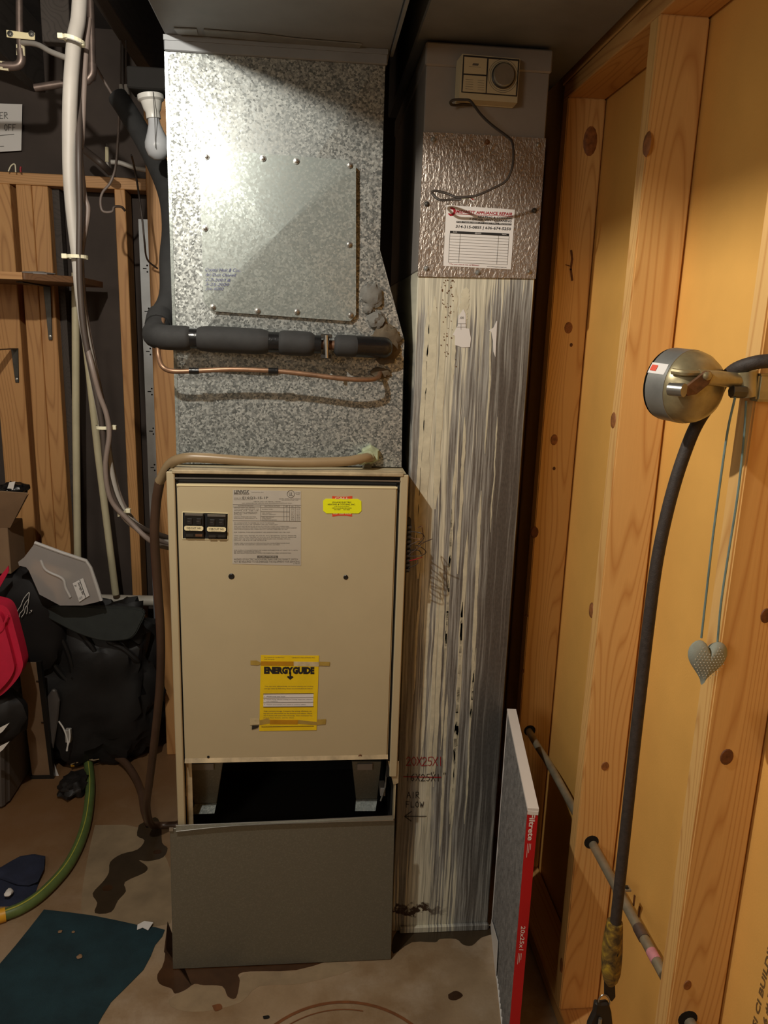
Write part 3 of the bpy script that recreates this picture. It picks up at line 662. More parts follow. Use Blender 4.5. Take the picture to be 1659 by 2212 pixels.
for A, B in (([(398, 1645), (482, 1645), (468, 1735), (420, 1737)], [(420, 1737), (468, 1735), (463, 1757), (415, 1759)]), ([(760, 1645), (824, 1645), (815, 1726), (769, 1727)], [(769, 1727), (815, 1726), (811, 1752), (767, 1752)])):
    ra = obj('blower_rail', MB().prism(px(A, Y=1.70), (0, .012, 0)), 'zinc_dull', fu, bevel=.001)
    q = [P(*B[0], Y=1.70), P(*B[1], Y=1.70), P(*B[2], Y=1.675), P(*B[3], Y=1.675)]
    obj('rail_foot', MB().prism(q, (0, .003, -.003)), 'galv_fine', ra)  # paler metal carries the light on the foot
    a_, b_ = P(A[0][0] + 12, A[0][1] + 4, Y=1.698), P(A[1][0] - 20, A[1][1] + 16, Y=1.698)
    obj('clip', MB().box(a_.x, b_.x, 1.694, 1.70, b_.z, a_.z), 'grey_paint', ra)
for x, y in ((404, 1710), (827, 1710)):
    a_ = P(x, y, Y=1.665); obj('slide_bracket', MB().box(a_.x - .006, a_.x + .006, 1.665, 1.70, a_.z - .012, a_.z + .008), 'grey_paint', fu)
obj('wire_rod', MB().tube([P(836, 1660, Y=1.66), P(832, 1700, Y=1.66), P(822, 1730, Y=1.66)], .002, 6), 'grey_metal', fu, True)
# terminal strip on the right side with loose wires
ts = obj('terminal_strip', MB().box(FR, FR + .012, FYP + .012, FYP + .035, P(890, 1240, Y=FYP).z, P(890, 1125, Y=FYP).z), 'black_plastic', fu)
z0, z1 = P(890, 1238, Y=FYP).z, P(890, 1135, Y=FYP).z
for k in range(10):
    z = z0 + (z1 - z0) * (k + .5) / 10
    obj('terminal', MB().box(FR + .004, FR + .0135, FYP + .007, FYP + .016, z - .003, z + .002), 'steel_dark', ts)
z4 = lambda x, y: (870 + x / 12.29, 1080 + y / 12.29)
for pts, m in (([(300, 830), (480, 880), (570, 980), (490, 1110), (420, 1170)], 'cable_dark'), ([(300, 1000), (450, 1040), (540, 960), (510, 720), (480, 700), (385, 745)], 'copper'), ([(290, 1450), (380, 1290), (520, 1150), (780, 1035)], 'copper_old'),
               ([(290, 1500), (480, 1480), (620, 1380), (470, 1240), (330, 1200)], 'cable_dark'), ([(300, 1330), (420, 1340), (490, 1430)], 'black_rubber'), ([(280, 1620), (360, 1570), (510, 1520)], 'ink_red'), ([(270, 1200), (360, 1120), (440, 1100), (490, 1130)], 'copper_old'), ([(270, 1810), (380, 1700), (400, 1600)], 'cable_dark')):
    q = [P(*z4(*p), Y=FYP + .01 - .02 * (i % 2)) for i, p in enumerate(pts)]
    q[0].x = FR + .01
    obj('wire', MB().tube(spline(q, 5), .0011, 6), m, fu, True)

# loose galvanised panel across the foot of the furnace
lp = thing('lower_panel', 'plain dull galvanised sheet panel standing on the floor across the furnace foot', 'panel', (-.06, 1.6, 0))
q = px([(367, 1790), (853, 1770), (845, 2065), (373, 2084)], Y=1.606)
q[2].z = .002; q[3].z = .002
obj('sheet', MB().prism(q, (0, .004, 0)), 'zinc_dull', lp, bevel=.001)
A, B = P(367, 1783, Y=1.604), P(853, 1762, Y=1.604)
lipm = MB()
mid = [P(380, 1796, Y=1.5985), P(500, 1784, Y=1.5975), P(640, 1778, Y=1.598), P(850, 1772, Y=1.599)]
top = [P(380, 1783, Y=1.604), P(500, 1778, Y=1.604), P(640, 1772, Y=1.604), P(850, 1762, Y=1.604)]
for i in range(3):
    lipm.prism([top[i], top[i + 1], mid[i + 1], mid[i]], (0, .002, 0))
lo_ = obj('folded_lip', lipm, 'zinc_dull', lp)
obj('lip_edge', MB().tube(spline(mid, 4), .0011, 6), 'steel', lo_, True)
obj('lip_edge', MB().tube(spline(top, 4), .0011, 6), 'steel', lo_, True)
obj('return_flange', MB().box(q[1].x - .004, q[1].x - .001, 1.61, 1.66, .012, q[1].z - .03), 'zinc_dull', lp)
obj('corner_tab', MB().box(q[0].x - .001, q[0].x + .008, 1.602, 1.606, q[0].z - .004, q[0].z + .004), 'steel', lp)

# ================================================================== PLENUM
PY = 1.70
pl = thing('plenum', 'tall spangled galvanised coil plenum box above the cream furnace', 'plenum', (-.05, 1.9, FT))
prof = [(-.292, FT + .003), (.202, FT + .003), (.198, 1.514), (.139, 1.699), (.139, 2.074), (-.292, 2.074)]
body = MB(); n = len(prof)
fr0 = [V((x, PY, z)) for x, z in prof]; bk = [V((x, 2.14, z)) for x, z in prof]
ctr = V((-.085, PY - .024, 1.74)); s1_, s2_ = V((-.292, PY, 1.42)), V((.168, PY, 1.608))
vs_ = fr0 + bk + [ctr, V((-.292, PY, 1.42)), V((.1980, PY, 1.42))]
c_, l_, r_ = 2 * n, 2 * n + 1, 2 * n + 2
fs_ = [(0, 1, r_, l_), (5, c_, 4), (5, l_, c_), (l_, r_, c_), (r_, 2, 3, c_), (3, 4, c_), (1, 2, r_)]
fs_ = [(0, 1, r_, l_), (4, 5, c_), (5, l_, c_), (l_, r_, c_), (r_, 2, c_), (2, 3, c_), (3, 4, c_)]
fs_ += [(i, (i + 1) % n, (i + 1) % n + n, i + n) for i in range(n) if i not in (1, 5)] + [(1, 2, 2 + n, 1 + n), (5, 0, n, 5 + n), tuple(range(2 * n - 1, n - 1, -1))]
obj('casing', MB().add(vs_, fs_), 'galv', pl)
obj('top_flange', MB().box(-.294, .143, PY - .008, PY, 2.05, 2.0775), 'duct_dark', pl, bevel=.002)
obj('top_flange', MB().box(-.294, .143, PY - .010, PY - .008, 2.068, 2.0775), 'duct_dark', pl)
obj('corner_seam', MB().box(-.2945, -.288, PY - .0015, PY, FT + .003, 2.05), 'galv_fine', pl)
cvq = px([(443, 322), (752, 346), (769, 360), (769, 680), (757, 694), (458, 672), (440, 652), (430, 333)], Y=PY - .0195)
cm = sum(cvq, V()) / len(cvq)
cv = MB(); nq = len(cvq); cen = P(602, 502, Y=PY - .029)
cv.add(cvq + [p + V((0, .0025, 0)) for p in cvq] + [cen], [(i, (i + 1) % nq, 2 * nq) for i in range(nq)] + [(i, i + nq, (i + 1) % nq + nq, (i + 1) % nq) for i in range(nq)])
cov = obj('access_cover', cv, 'galv_fine', pl)
for x, y in ((446, 338), (568, 342), (640, 348), (755, 357), (443, 493), (754, 528), (460, 663), (556, 671), (641, 673), (757, 680)):
    screw('screw', P(x, y, Y=PY - .0215), cov, .0042)
# pen note on the cover
nb = MB(); z2b = lambda x, y: (330 + x / 2.911, 50 + y / 2.911)
for x0, x1, y0, cap, s in ((330, 560, 1560, 22, 'Crystal Heat & Cool'), (330, 525, 1590, 20, 'Air Duct Cleaned'), (330, 490, 1622, 18, '2-7-2003 &'), (330, 480, 1650, 18, '3-25-2020'), (330, 445, 1677, 18, 'Joe #202')):
    text_px(nb, s, z2b(x0, y0), z2b(x1, y0 + (x1 - x0) * .02), cap / 2.911, PY - .0240, -.004, .35)
obj('pen_note', nb, 'ink_blue', cov)
# putty
def blob_px(mb, x, y, rx, ry, Y, d, seed): c = P(x, y, Y=Y); k = Y / 1620.0; mb.blob(c, (rx * k, d, ry * k), .35, 5, 2.0, seed, 18, 12)
pm = MB(); blob_px(pm, 803, 640, 23, 24, PY - .006, .014, 1); blob_px(pm, 795, 668, 12, 10, PY - .006, .010, 2)
obj('putty_plug', pm, 'putty', pl, True)
pm = MB(); blob_px(pm, 812, 692, 19, 18, PY - .006, .014, 5)
obj('putty_plug', pm, 'putty', pl, True)
pm = MB(); blob_px(pm, 832, 742, 32, 36, PY - .006, .012, 8)
obj('putty_collar', pm, 'putty_brown', pl, True)
pm = MB(); blob_px(pm, 822, 806, 22, 12, PY - .004, .008, 11)
obj('putty_collar', pm, 'putty_brown', pl, True)

# ================================================================== REFRIGERANT LINES
SYp = 1.652
sl = thing('suction_line', 'black foam-wrapped refrigerant pipe running across the plenum', 'pipe', P(600, 740, Y=SYp))
ax = [(345, 728), (418, 732), (585, 739), (682, 743), (720, 746), (778, 748), (840, 752)]
def seg(xa, xb, r, nm, mat, bulge=True):
    n_ = 12; pts = []; rs = []
    for k in range(n_ + 1):
        x = xa + (xb - xa) * k / n_; y = 727 + (x - 345) * .050
        Yp = SYp + (.022 * ((x - 760) / 80) if x > 760 else 0)
        pts.append(P(x, y, Y=Yp)); e = abs(2 * k / n_ - 1)
        rs.append(r * (1 - (.28 * e ** 8 if bulge else 0)))
    return obj(nm, MB().tube(pts, rs, 16), mat, sl, True)
elbow = spline([P(358, 560, Y=1.82), P(352, 640, Y=1.80), P(343, 700, Y=1.74), P(336, 722, Y=1.66), P(352, 729, Y=1.615), P(380, 730, Y=SYp), P(416, 731, Y=SYp)], 6)
upper = spline([P(255, 210, Y=2.3), P(275, 240, Y=2.28), P(322, 320, Y=2.2), P(362, 410, Y=2.12), P(374, 490, Y=2.02), P(370, 560, Y=1.90), P(370, 640, Y=1.82), P(347, 690, Y=1.76)], 6)
obj('foam_sleeve', MB().tube(upper, .027, 14), 'black_foam', sl, True)
obj('sleeve_joint', MB().tube([P(346, 683, Y=1.765), P(342, 704, Y=1.735)], .0285, 14), 'black_foam', sl, True)
el2 = spline([P(345, 700, Y=1.745), P(334, 722, Y=1.695), P(350, 728, Y=1.660), P(380, 730, Y=SYp), P(414, 731, Y=SYp)], 6)
obj('foam_sleeve', MB().tube(el2, [.024] + [.0255] * (len(el2) - 4) + [.0255, .024, .0185], 16), 'black_foam', sl, True)
seg(421, 586, .0265, 'foam_sleeve', 'black_foam'); seg(599, 680, .0255, 'foam_sleeve', 'black_foam'); seg(722, 778, .0225, 'foam_sleeve', 'black_foam')
seg(772, 842, .0225, 'foam_sleeve', 'black_tape')
for xa, xb, r in ((404, 430, .0215), (579, 605, .0215), (668, 694, .019), (766, 784, .0225)): seg(xa, xb, r, 'tape_wrap', 'black_tape', False)
seg(680, 730, .010, 'copper_pipe', 'copper', False)
cl = seg(699, 710, .0225, 'pipe_clamp', 'steel_dark', False)
for y in (726, 770):
    c = P(705, y, Y=SYp - .004); obj('clamp_ear', MB().box(c.x - .012, c.x + .012, c.y - .008, c.y + .008, c.z - .004, c.z + .004), 'steel_dark', cl, bevel=.001)
obj('clamp_bolt', MB().tube([P(705, 724, Y=SYp - .022), P(706, 773, Y=SYp - .022)], .0035, 8), 'steel', cl, True)

LYp = 1.632
ll = thing('liquid_line', 'thin bare copper refrigerant tube looping under the black foam pipe', 'pipe', P(600, 800, Y=LYp))
cp = [(352, 690, 1.72), (342, 745, 1.66), (343, 772, 1.645), (352, 793, LYp), (375, 802, LYp), (425, 801, LYp), (500, 798, LYp), (590, 801, LYp), (660, 808, LYp), (740, 818, LYp), (795, 820, LYp + .01), (815, 816, LYp + .03), (821, 806, PY - .01), (822, 803, PY + .005)]
obj('tube', MB().tube(spline([P(x, y, Y=Yp) for x, y, Yp in cp], 6), .0052, 10), 'copper_bright', ll, True)
for x, y in ((420, 801), (591, 801)):
    obj('tape_wrap', MB().tube([P(x - 11, y, Y=LYp), P(x + 10, y + .5, Y=LYp)], .0068, 10), 'black_tape', ll, True)

# condensate hose across the furnace top and down to the floor
dh = thing('drain_hose', 'tan vinyl condensate hose crossing the furnace top and hanging to the floor', 'hose', P(340, 1300, Y=1.72))
hp = [(800, 988, 1.675), (785, 990, 1.655), (740, 997, 1.645), (640, 999, 1.64), (540, 996, 1.64), (440, 989, 1.64), (395, 990, 1.645), (366, 1004, 1.665), (345, 1040, 1.69)]
hp2 = [(345, 1040, 1.69), (337, 1090, 1.71), (334, 1160, 1.73), (340, 1260, 1.76), (347, 1370, 1.80), (346, 1470, 1.85), (336, 1580, 1.90), (324, 1680, 1.97), (317, 1740, 2.03), (325, 1778, 2.10), (343, 1792, 2.16), (385, 1794, 2.16)]
h2 = [P(x, y, Y=Yp) for x, y, Yp in hp2]
for p in h2: p.z = max(p.z, .0115)
obj('hose', MB().tube(spline([P(x, y, Y=Yp) for x, y, Yp in hp], 6), .0108, 12), 'hose_tan', dh, True)
obj('hose', MB().tube(spline(h2, 6), .0108, 12), 'hose_brown', dh, True)
fc = P(800, 982, Y=PY - .012)
obj('hex_fitting', MB().lathe(fc + V((0, .014, 0)), FY, [(.022, 0), (.022, .018), (.018, .024), (.008, .024)], 6), 'fitting', dh)
obj('fitting_neck', MB().tube([P(778, 992, Y=1.655), P(798, 986, Y=1.675)], .0135, 10), 'fitting', dh, True)
obj('drain_stub', MB().box(*sorted((P(783, 1000, Y=1.69).x, P(803, 1000, Y=1.69).x)), 1.692, PY - .001, P(790, 1011, Y=1.69).z, P(790, 990, Y=1.69).z), 'zinc_dull', dh)

# ================================================================== RETURN DUCT
RL, RR = .222, .477
rd = thing('return_duct', 'narrow upright return air duct streaked with cream sealant runs', 'duct', (.35, 1.85, 0))
obj('casing', MB().box(RL, RR, PY, 2.3, .0, 1.66), 'leak', rd, bevel=.002)
obj('upper_casing', MB().box(RL, RR, PY - .0005, 2.3, 1.66, 2.095), 'grey_paint', rd, bevel=.002)
obj('cap_flange', MB().box(RL - .003, RR + .003, PY - .006, 2.3, 2.055, 2.098), 'grey_paint', rd, bevel=.003)
obj('base_lip', MB().box(RL + .02, RR + .001, PY - .010, PY, .0, .018), 'leak', rd, bevel=.002)
hq = px([(921, 285), (1180, 299), (1156, 602), (904, 597)], Y=PY - .005)
hq[0].x = hq[3].x = RL - .001; hq[1].x = hq[2].x = RR + .001
hs = obj('hammered_panel', MB().prism(hq, (0, .004, 0)), 'hammer', rd)
for x, y, m in ((936, 302, 'grey_metal'), (1052, 307, 'rust'), (1163, 313, 'steel'), (922, 441, 'steel_dark'), (1154, 455, 'steel_dark'), (921, 580, 'grey_metal'), (1032, 589, 'grey_metal'), (1143, 587, 'steel')):
    screw('rivet', P(x, y, Y=PY - .005), hs, .0038, m)
# markings in pen
DIG = {'0': [[(.5, 0), (.1, .3), (.1, .7), (.5, 1), (.9, .7), (.9, .3), (.5, 0)]], '1': [[(.5, 0), (.5, 1)]], '2': [[(.1, .75), (.4, 1), (.8, .85), (.8, .6), (.05, 0), (1, .05)]],
       '5': [[(.95, 1), (.3, .98), (.2, .55), (.7, .55), (.85, .25), (.5, 0), (.1, .1)]], '6': [[(.8, 1), (.3, .7), (.1, .25), (.4, 0), (.8, .2), (.7, .45), (.2, .4)]],
       'X': [[(0, 0), (1, 1)], [(.05, 1), (.95, 0)]], 'A': [[(0, 0), (.5, 1), (1, 0)], [(.2, .4), (.85, .4)]], 'I': [[(.5, 0), (.5, 1)]], 'R': [[(.05, 0), (.05, 1), (.7, .95), (.8, .65), (.1, .5), (.95, 0)]],
       'F': [[(.05, 0), (.05, 1), (.9, 1)], [(.05, .55), (.7, .55)]], 'L': [[(.1, 1), (.1, 0), (.9, .05)]], 'O': [[(.5, 0), (.1, .3), (.15, .8), (.5, 1), (.9, .7), (.85, .2), (.5, 0)]], 'W': [[(0, 1), (.25, 0), (.5, .7), (.75, 0), (1, 1)]],
       'E': [[(.9, 1), (.1, 1), (.1, 0), (.9, 0)], [(.1, .5), (.7, .5)]], 'S': [[(.9, .9), (.4, 1), (.1, .75), (.8, .3), (.5, 0), (.1, .1)]], '"': [[(.3, 1), (.3, .75)], [(.7, 1), (.7, .75)]]}
def pen(mb, s, x0, y0, w, h_, adv, lw, Y):
    for i, ch in enumerate(s):
        for st_ in DIG.get(ch, []):
            stroke_px(mb, [(x0 + i * adv + a * w, y0 - b * h_) for a, b in st_], lw, Y=Y)
MY = PY - .0012
mk = MB(); pen(mk, '20X25X1', 877, 1654, 11, 19, 11.5, .0016, MY); stroke_px(mk, [(872, 1678), (952, 1679)], .0022, Y=MY); obj('pen_mark', mk, 'ink_red', rd)
mk = MB(); pen(mk, '16X25X1', 876, 1687, 9, 15, 11, .0014, MY)
for x, y in ((932, 1668), (937, 1667), (959, 1669), (962, 1669)): stroke_px(mk, [(x, y), (x - 1, y + 4)], .0012, Y=MY)
obj('pen_mark', mk, 'ink', rd)
mk = MB(); pen(mk, 'AIR', 879, 1724, 8, 13, 9.5, .0013, MY); pen(mk, 'FLOW', 877, 1744, 8, 12, 10, .0013, MY)
obj('pen_mark', mk, 'ink', rd)
mk = MB(); stroke_px(mk, [(921, 1763), (876, 1764)], .0017, Y=MY); stroke_px(mk, [(889, 1753), (874, 1764), (888, 1774)], .0017, Y=MY)
obj('pen_mark', mk, 'ink', rd)
# runs of sealant standing proud of the sheet
rng = random.Random(3)
runs = [(1040, 1060, 1560, 8), (1003, 900, 1240, 7), (985, 980, 1450, 7), (962, 640, 1100, 14), (940, 640, 1250, 20), (925, 660, 1180, 10), (1010, 1150, 1680, 9), (1000, 1300, 1780, 8), (958, 1250, 1700, 10), (930, 1250, 1640, 9), (945, 1300, 1800, 8), (1028, 1400, 1780, 5), (975, 1100, 1620, 6), (916, 1150, 1500, 5), (1062, 660, 980, 4), (1075, 900, 1150, 3), (985, 620, 820, 8), (1008, 620, 700, 18), (965, 1500, 1850, 7), (990, 1560, 1800, 6)]
for x, y0, y1, w in runs:
    n_ = 26; pts = []; ws = []; xx = 0
    for k in range(n_ + 1):
        y = y0 + (y1 - y0) * k / n_; xx += rng.uniform(-.9, .9)
        # the duct's own vertical drifts left down the picture
        pts.append(P(x + xx - (y - y0) * .055, y, Y=PY)); ws.append(w * .00098 * (1 + rng.uniform(-.22, .22)) * min(1, .12 + k * .3, .2 + (n_ - k) * .25))
    obj('sealant_run', MB().ribbon(pts, ws, .0006), 'paint_drip', rd)
specks = MB()
for k in range(60):
    x = rng.gauss(967, 9); y = 605 + 190 * rng.random() ** 1.6
    specks.lathe(P(x, y, Y=PY - .0012), FY, [(rng.uniform(.0006, .0018), 0), (.0005, .0006)], 6)
sp_o = obj('rust_specks', specks, 'rust', rd); sp_o['kind'] = 'stuff'
# scraps of torn paper label
z4b = lambda x, y: (850 + x / 3.569, 580 + y / 3.569)
sc = obj('torn_label', MB().prism(px([z4b(*p) for p in ((540, 312), (556, 350), (558, 460), (585, 465), (597, 540), (590, 605), (535, 610), (475, 590), (475, 520), (457, 512), (495, 440), (500, 370))], Y=PY - .0016), (0, .0008, 0)), 'paper', rd)
tb = MB(); text_px(tb, '.00', z4b(510, 388), z4b(542, 388), 5, PY - .0019, .012)
for q in (((495, 425), (556, 425)), ((490, 452), (556, 452)), ((520, 425), (520, 470))): stroke_px(tb, [z4b(*p) for p in q], .0004, Y=PY - .0019)
obj('print', tb, 'ink_soft', sc)
obj('torn_label', MB().prism(px([z4b(*p) for p in ((795, 402), (800, 410), (786, 685), (770, 640), (768, 560), (755, 490), (735, 478), (772, 455))], Y=PY - .0016), (0, .0008, 0)), 'paper', rd)

# service record card
z3 = lambda x, y: (860 + x / 3.95, 60 + y / 3.95)
KY = PY - .0062
sv = thing('service_card', 'white appliance repair service record card with red heading on the hammered panel', 'card', P(1035, 575, Y=KY))
obj('card', MB().prism(px([z3(412, 1512), z3(997, 1552), z3(962, 2062), z3(386, 2032)], Y=KY), (0, .0008, 0)), 'paper', sv)
tb = MB(); ky = KY - .0003
text_px(tb, 'MIDWEST APPLIANCE REPAIR', z3(495, 1580), z3(975, 1602), 6.2, ky, .03, .15)
tb.prism(px([z3(*p) for p in ((440, 1535), (462, 1531), (484, 1541), (494, 1560), (488, 1585), (468, 1605), (445, 1608), (427, 1590), (429, 1580), (450, 1588), (468, 1580), (473, 1565), (468, 1552), (450, 1548))], Y=ky), (0, .0002, 0))
stroke_px(tb, [z3(485, 1588), z3(978, 1610)], .0009, Y=ky)
text_px(tb, '* For your need at cost, call Midwest!', z3(438, 2020), z3(690, 2032), 2.6, ky, .01)
obj('red_print', tb, 'ink_red', sv)
tb = MB()
text_px(tb, 'HEATING & COOLING', z3(680, 1622), z3(974, 1635), 4.4, ky, .025, .1); text_px(tb, '+ DRYER VENT CLEANING', z3(607, 1640), z3(968, 1660), 4.4, ky, .025, .1)
text_px(tb, '314-315-0855 | 636-674-5250', z3(490, 1706), z3(962, 1728), 5.8, ky, .022, .12)
for q in (((498, 1648), (967, 1670), (966, 1686), (498, 1664)), ((443, 1732), (948, 1756), (946, 1778), (442, 1752))): tb.prism(px([z3(*p) for p in q], Y=ky), (0, .0002, 0))
text_px(tb, 'www.midwestappliancerepair.com', z3(757, 2040), z3(925, 2048), 2.2, ky)
obj('black_print', tb, 'ink', sv)
tb = MB()
for x, y, x1, s in ((470, 1747, 502, 'DATE'), (655, 1757, 708, 'SERVICE'), (885, 1767, 922, 'TECH')): text_px(tb, s, z3(x, y), z3(x1, y + 2), 2.4, ky - .0003, .01)
text_px(tb, 'FOR YOUR NEED AT COST CALL MIDWEST', z3(505, 1660), z3(962, 1681), 2.2, ky - .0003)
obj('white_print', tb, 'paper', sv)
tb = MB()
for k in range(11):
    f = k / 10; a = (442 - 14 * f, 1752 + 248 * f); b = (946 - 16 * f, 1778 + 244 * f); stroke_px(tb, [z3(*a), z3(*b)], .0004, Y=ky)
for x0, x1 in ((442, 428), (530, 516), (857, 840), (946, 930)):
    y0 = 1752 + (x0 - 442) / 504 * 26; y1 = 2000 + (x1 - 428) / 502 * 22; stroke_px(tb, [z3(x0, y0), z3(x1, y1)], .0004, Y=ky)
obj('table_rule', tb, 'ink_soft', sv)

# thermostat
TY = PY - .036
th = thing('thermostat', 'beige square thermostat with a round silver dial on the grey duct top', 'thermostat', P(1050, 230, Y=PY))
outer = px([z3(552, 226), z3(1038, 268), z3(1015, 588), z3(538, 552)], Y=TY)
base_q = px([z3(520, 255), z3(1038, 268), z3(1012, 620), z3(985, 682), z3(485, 645), z3(500, 290)], Y=PY - .008)
obj('base', MB().prism(base_q, (0, .0075, 0)), 'cream', th, bevel=.002)
bb = px([z3(548, 222), z3(1042, 265), z3(1016, 640), z3(520, 605)], Y=PY - .03)
bo = px([z3(500, 285), z3(1040, 270), z3(985, 678), z3(487, 640)], Y=PY - .008)
hb = MB(); hb.add(bb + bo, [(0, 1, 2, 3), (0, 4, 5, 1), (1, 5, 6, 2), (2, 6, 7, 3), (3, 7, 4, 0), (7, 6, 5, 4)]); obj('housing', hb, 'cream', th)
fp = obj('face_frame', MB().prism(px([z3(556, 230), z3(1036, 270), z3(1014, 586), z3(540, 550)], Y=PY - .0315), (0, .001, 0)), 'ink', th)
for q in (((566, 246), (760, 262), (752, 400), (560, 388)), ((560, 402), (752, 414), (747, 555), (550, 543)), ((774, 264), (1024, 284), (1004, 576), (756, 556))):
    obj('face_plate', MB().prism(px([z3(*p) for p in q], Y=PY - .0325), (0, .0012, 0)), 'cream', th)
tb = MB(); ty = PY - .0328
tb.prism(px([z3(640, 302), z3(690, 306), z3(682, 324), z3(632, 320)], Y=ty), (0, .0002, 0))
for k in range(5): stroke_px(tb, [z3(575, 440 + 20 * k), z3(640, 445 + 20 * k)], .0003, Y=ty); stroke_px(tb, [z3(680, 448 + 20 * k), z3(735, 452 + 20 * k)], .0003, Y=ty)
stroke_px(tb, [z3(605, 330), z3(705, 338)], .0003, Y=ty)
obj('print', tb, 'ink_soft', th)
dc = P(*z3(895, 412), Y=PY - .0325); k_ = 1.68 / 1640 / 3.95
dl = obj('dial', MB().lathe(dc, FY, [(.0215, 0), (.0215, .008), (.0195, .011), (.0005, .011)], 40), 'steel', th, True)
obj('dial_rim', MB().lathe(dc, FY, [(.0235, 0), (.0235, .005), (.021, .006)], 40), 'black_plastic', dl, True)
for r in (.0305, .027):
    rb = []
    for k in range(40): 
        w = k / 40 * 6.283; w2 = (k + 1) / 40 * 6.283
        q = [dc + V((math.cos(a) * rr_, -.0003, math.sin(a) * rr_)) for a, rr_ in ((w, r), (w2, r), (w2, r - .0008), (w, r - .0008))]; rb.append(q)
    m_ = MB()
    for q in rb: m_.add(q, [(0, 1, 2, 3)])
    obj('scale_ring', m_, 'ink_soft', dl)
tw = [(640, 655, 1.692), (560, 655, 1.69), (490, 660, 1.685), (455, 655, 1.675), (448, 632, 1.668), (480, 615, 1.664), (560, 614, 1.66), (610, 620, 1.655), (650, 665, 1.65), (710, 745, 1.645), (800, 830, 1.64), (920, 920, 1.635), (970, 970, 1.632), (985, 1060, 1.632), (978, 1170, 1.633), (950, 1260, 1.635), (905, 1320, 1.64), (810, 1370, 1.645), (700, 1420, 1.65), (620, 1440, 1.655), (500, 1445, 1.662), (420, 1415, 1.668), (330, 1392, 1.672), (290, 1400, 1.674), (300, 1425, 1.674), (360, 1470, 1.67), (470, 1465, 1.665), (540, 1465, 1.66)]
tcb = tag(obj('thermostat_cable', MB().tube(spline([P(*z3(x, y), Y=Yp - (.032 if y > 1000 else (.032 * (y - 655) / 345 if y > 655 else 0))) for x, y, Yp in tw], 5), .0026, 8), 'cable_brown', None, True), 'loose brown cable looping down from the thermostat over the hammered panel', 'cable')
for dx, m in ((0, 'paper'), (1, 'ink_red'), (2, 'fitting')):
    q = spline([P(*z3(540, 1463), Y=1.628), P(*z3(580, 1440 + 8 * dx), Y=1.626), P(*z3(610 + 8 * dx, 1455), Y=1.625), P(*z3(640 + 8 * dx, 1482 - 14 * dx), Y=1.624)], 4)
    obj('wire_end', MB().tube(q, .0008, 6), m, tcb, True)

# ================================================================== FILTER leaning by the duct
ff = thing('air_filter', 'grey pleated furnace air filter with white and red cardboard edges, stood upright', 'filter', (.45, 1.5, 0))
A0 = V((.427, 1.296, 0)); B0 = V((.487, 1.70, 0)); fd = (B0 - A0); flen = fd.length; fd.normalize(); fn = V((-fd.y, fd.x, 0))   # fn points to -X (the seen face)
FH, FT_ = .635, .021
o_ = A0
def fb(a0, a1, n0, n1, z0, z1): # box in the filter's own frame
    q = [o_ + fd * a + fn * n_ + V((0, 0, z)) for z in (z0, z1) for a, n_ in ((a0, n0), (a1, n0), (a1, n1), (a0, n1))]
    return q, [(3, 2, 1, 0), (4, 5, 6, 7), (0, 1, 5, 4), (1, 2, 6, 5), (2, 3, 7, 6), (3, 0, 4, 7)]
obj('front_edge', MB().add(*fb(0, .003, -FT_, 0, 0, FH - .006)), 'red_card', ff)
obj('top_edge', MB().add(*fb(-.0005, flen, -FT_ - .0005, .0005, FH - .006, FH)), 'white_card', ff)
obj('corner_fold', MB().add(*fb(-.001, .002, -FT_, 0, FH - .014, FH - .006)), 'white_card', ff)
obj('back_edge', MB().add(*fb(flen - .003, flen, -FT_, 0, 0, FH - .006)), 'white_card', ff)
obj('bottom_edge', MB().add(*fb(0, flen, -FT_, 0, 0, .003)), 'white_card', ff)
# triangular lip of the frame at the lower back corner
lipq = [o_ + fd * a + fn * .0012 + V((0, 0, z)) for a, z in ((flen, .0), (flen - .006, .03), (flen - .15, .092), (flen - .165, .0))]
obj('frame_lip', MB().prism(lipq, fn * -.001), 'white_card', ff)
npl = 22; vs_ = []; 
for k in range(2 * npl + 1):
    a = .004 + (flen - .008) * k / (2 * npl); dn = -.0015 if k % 2 == 0 else -.0165
    for j in range(9):
        z = .004 + (FH - .012) * j / 8
        wv = .0022 * math.sin(j * 2.1 + k * .9)
        vs_.append(o_ + fd * (a + wv) + fn * dn + V((0, 0, z)))
obj('pleated_media', MB().add(vs_, [(k * 9 + j, (k + 1) * 9 + j, (k + 1) * 9 + j + 1, k * 9 + j + 1) for k in range(2 * npl) for j in range(8)]), 'media', ff)
tb = MB(); fo = o_ - fd * .0005
def ftext(s, ztop, zbot, n0, cap, bold):
    text(tb, s, fo + fn * n0 + V((0, 0, ztop)), (0, 0, -1), -fn, ztop - zbot, cap, bold)
def zf(x, y): return P(x, y, Y=1.296).z
ftext('Filtrete', zf(1135, 1757), zf(1128, 1815), -.0050, .0105, .022)
ftext('20x25x1', zf(1108, 2000), zf(1100, 2052), -.0065, .0085, .008)
for a, b, n0 in ((1822, 1852, -.006), (1822, 1842, -.009), (1822, 1835, -.012), (2058, 2082, -.006), (2058, 2078, -.009), (2058, 2072, -.012)):
    p = fo + fn * n0; tb.prism([p + V((0, 0, zf(1115, a))), p + fn * .0008 + V((0, 0, zf(1115, a))), p + fn * .0008 + V((0, 0, zf(1115, b))), p + V((0, 0, zf(1115, b)))], fd * -.0002)
obj('print', tb, 'white_ink', ff)

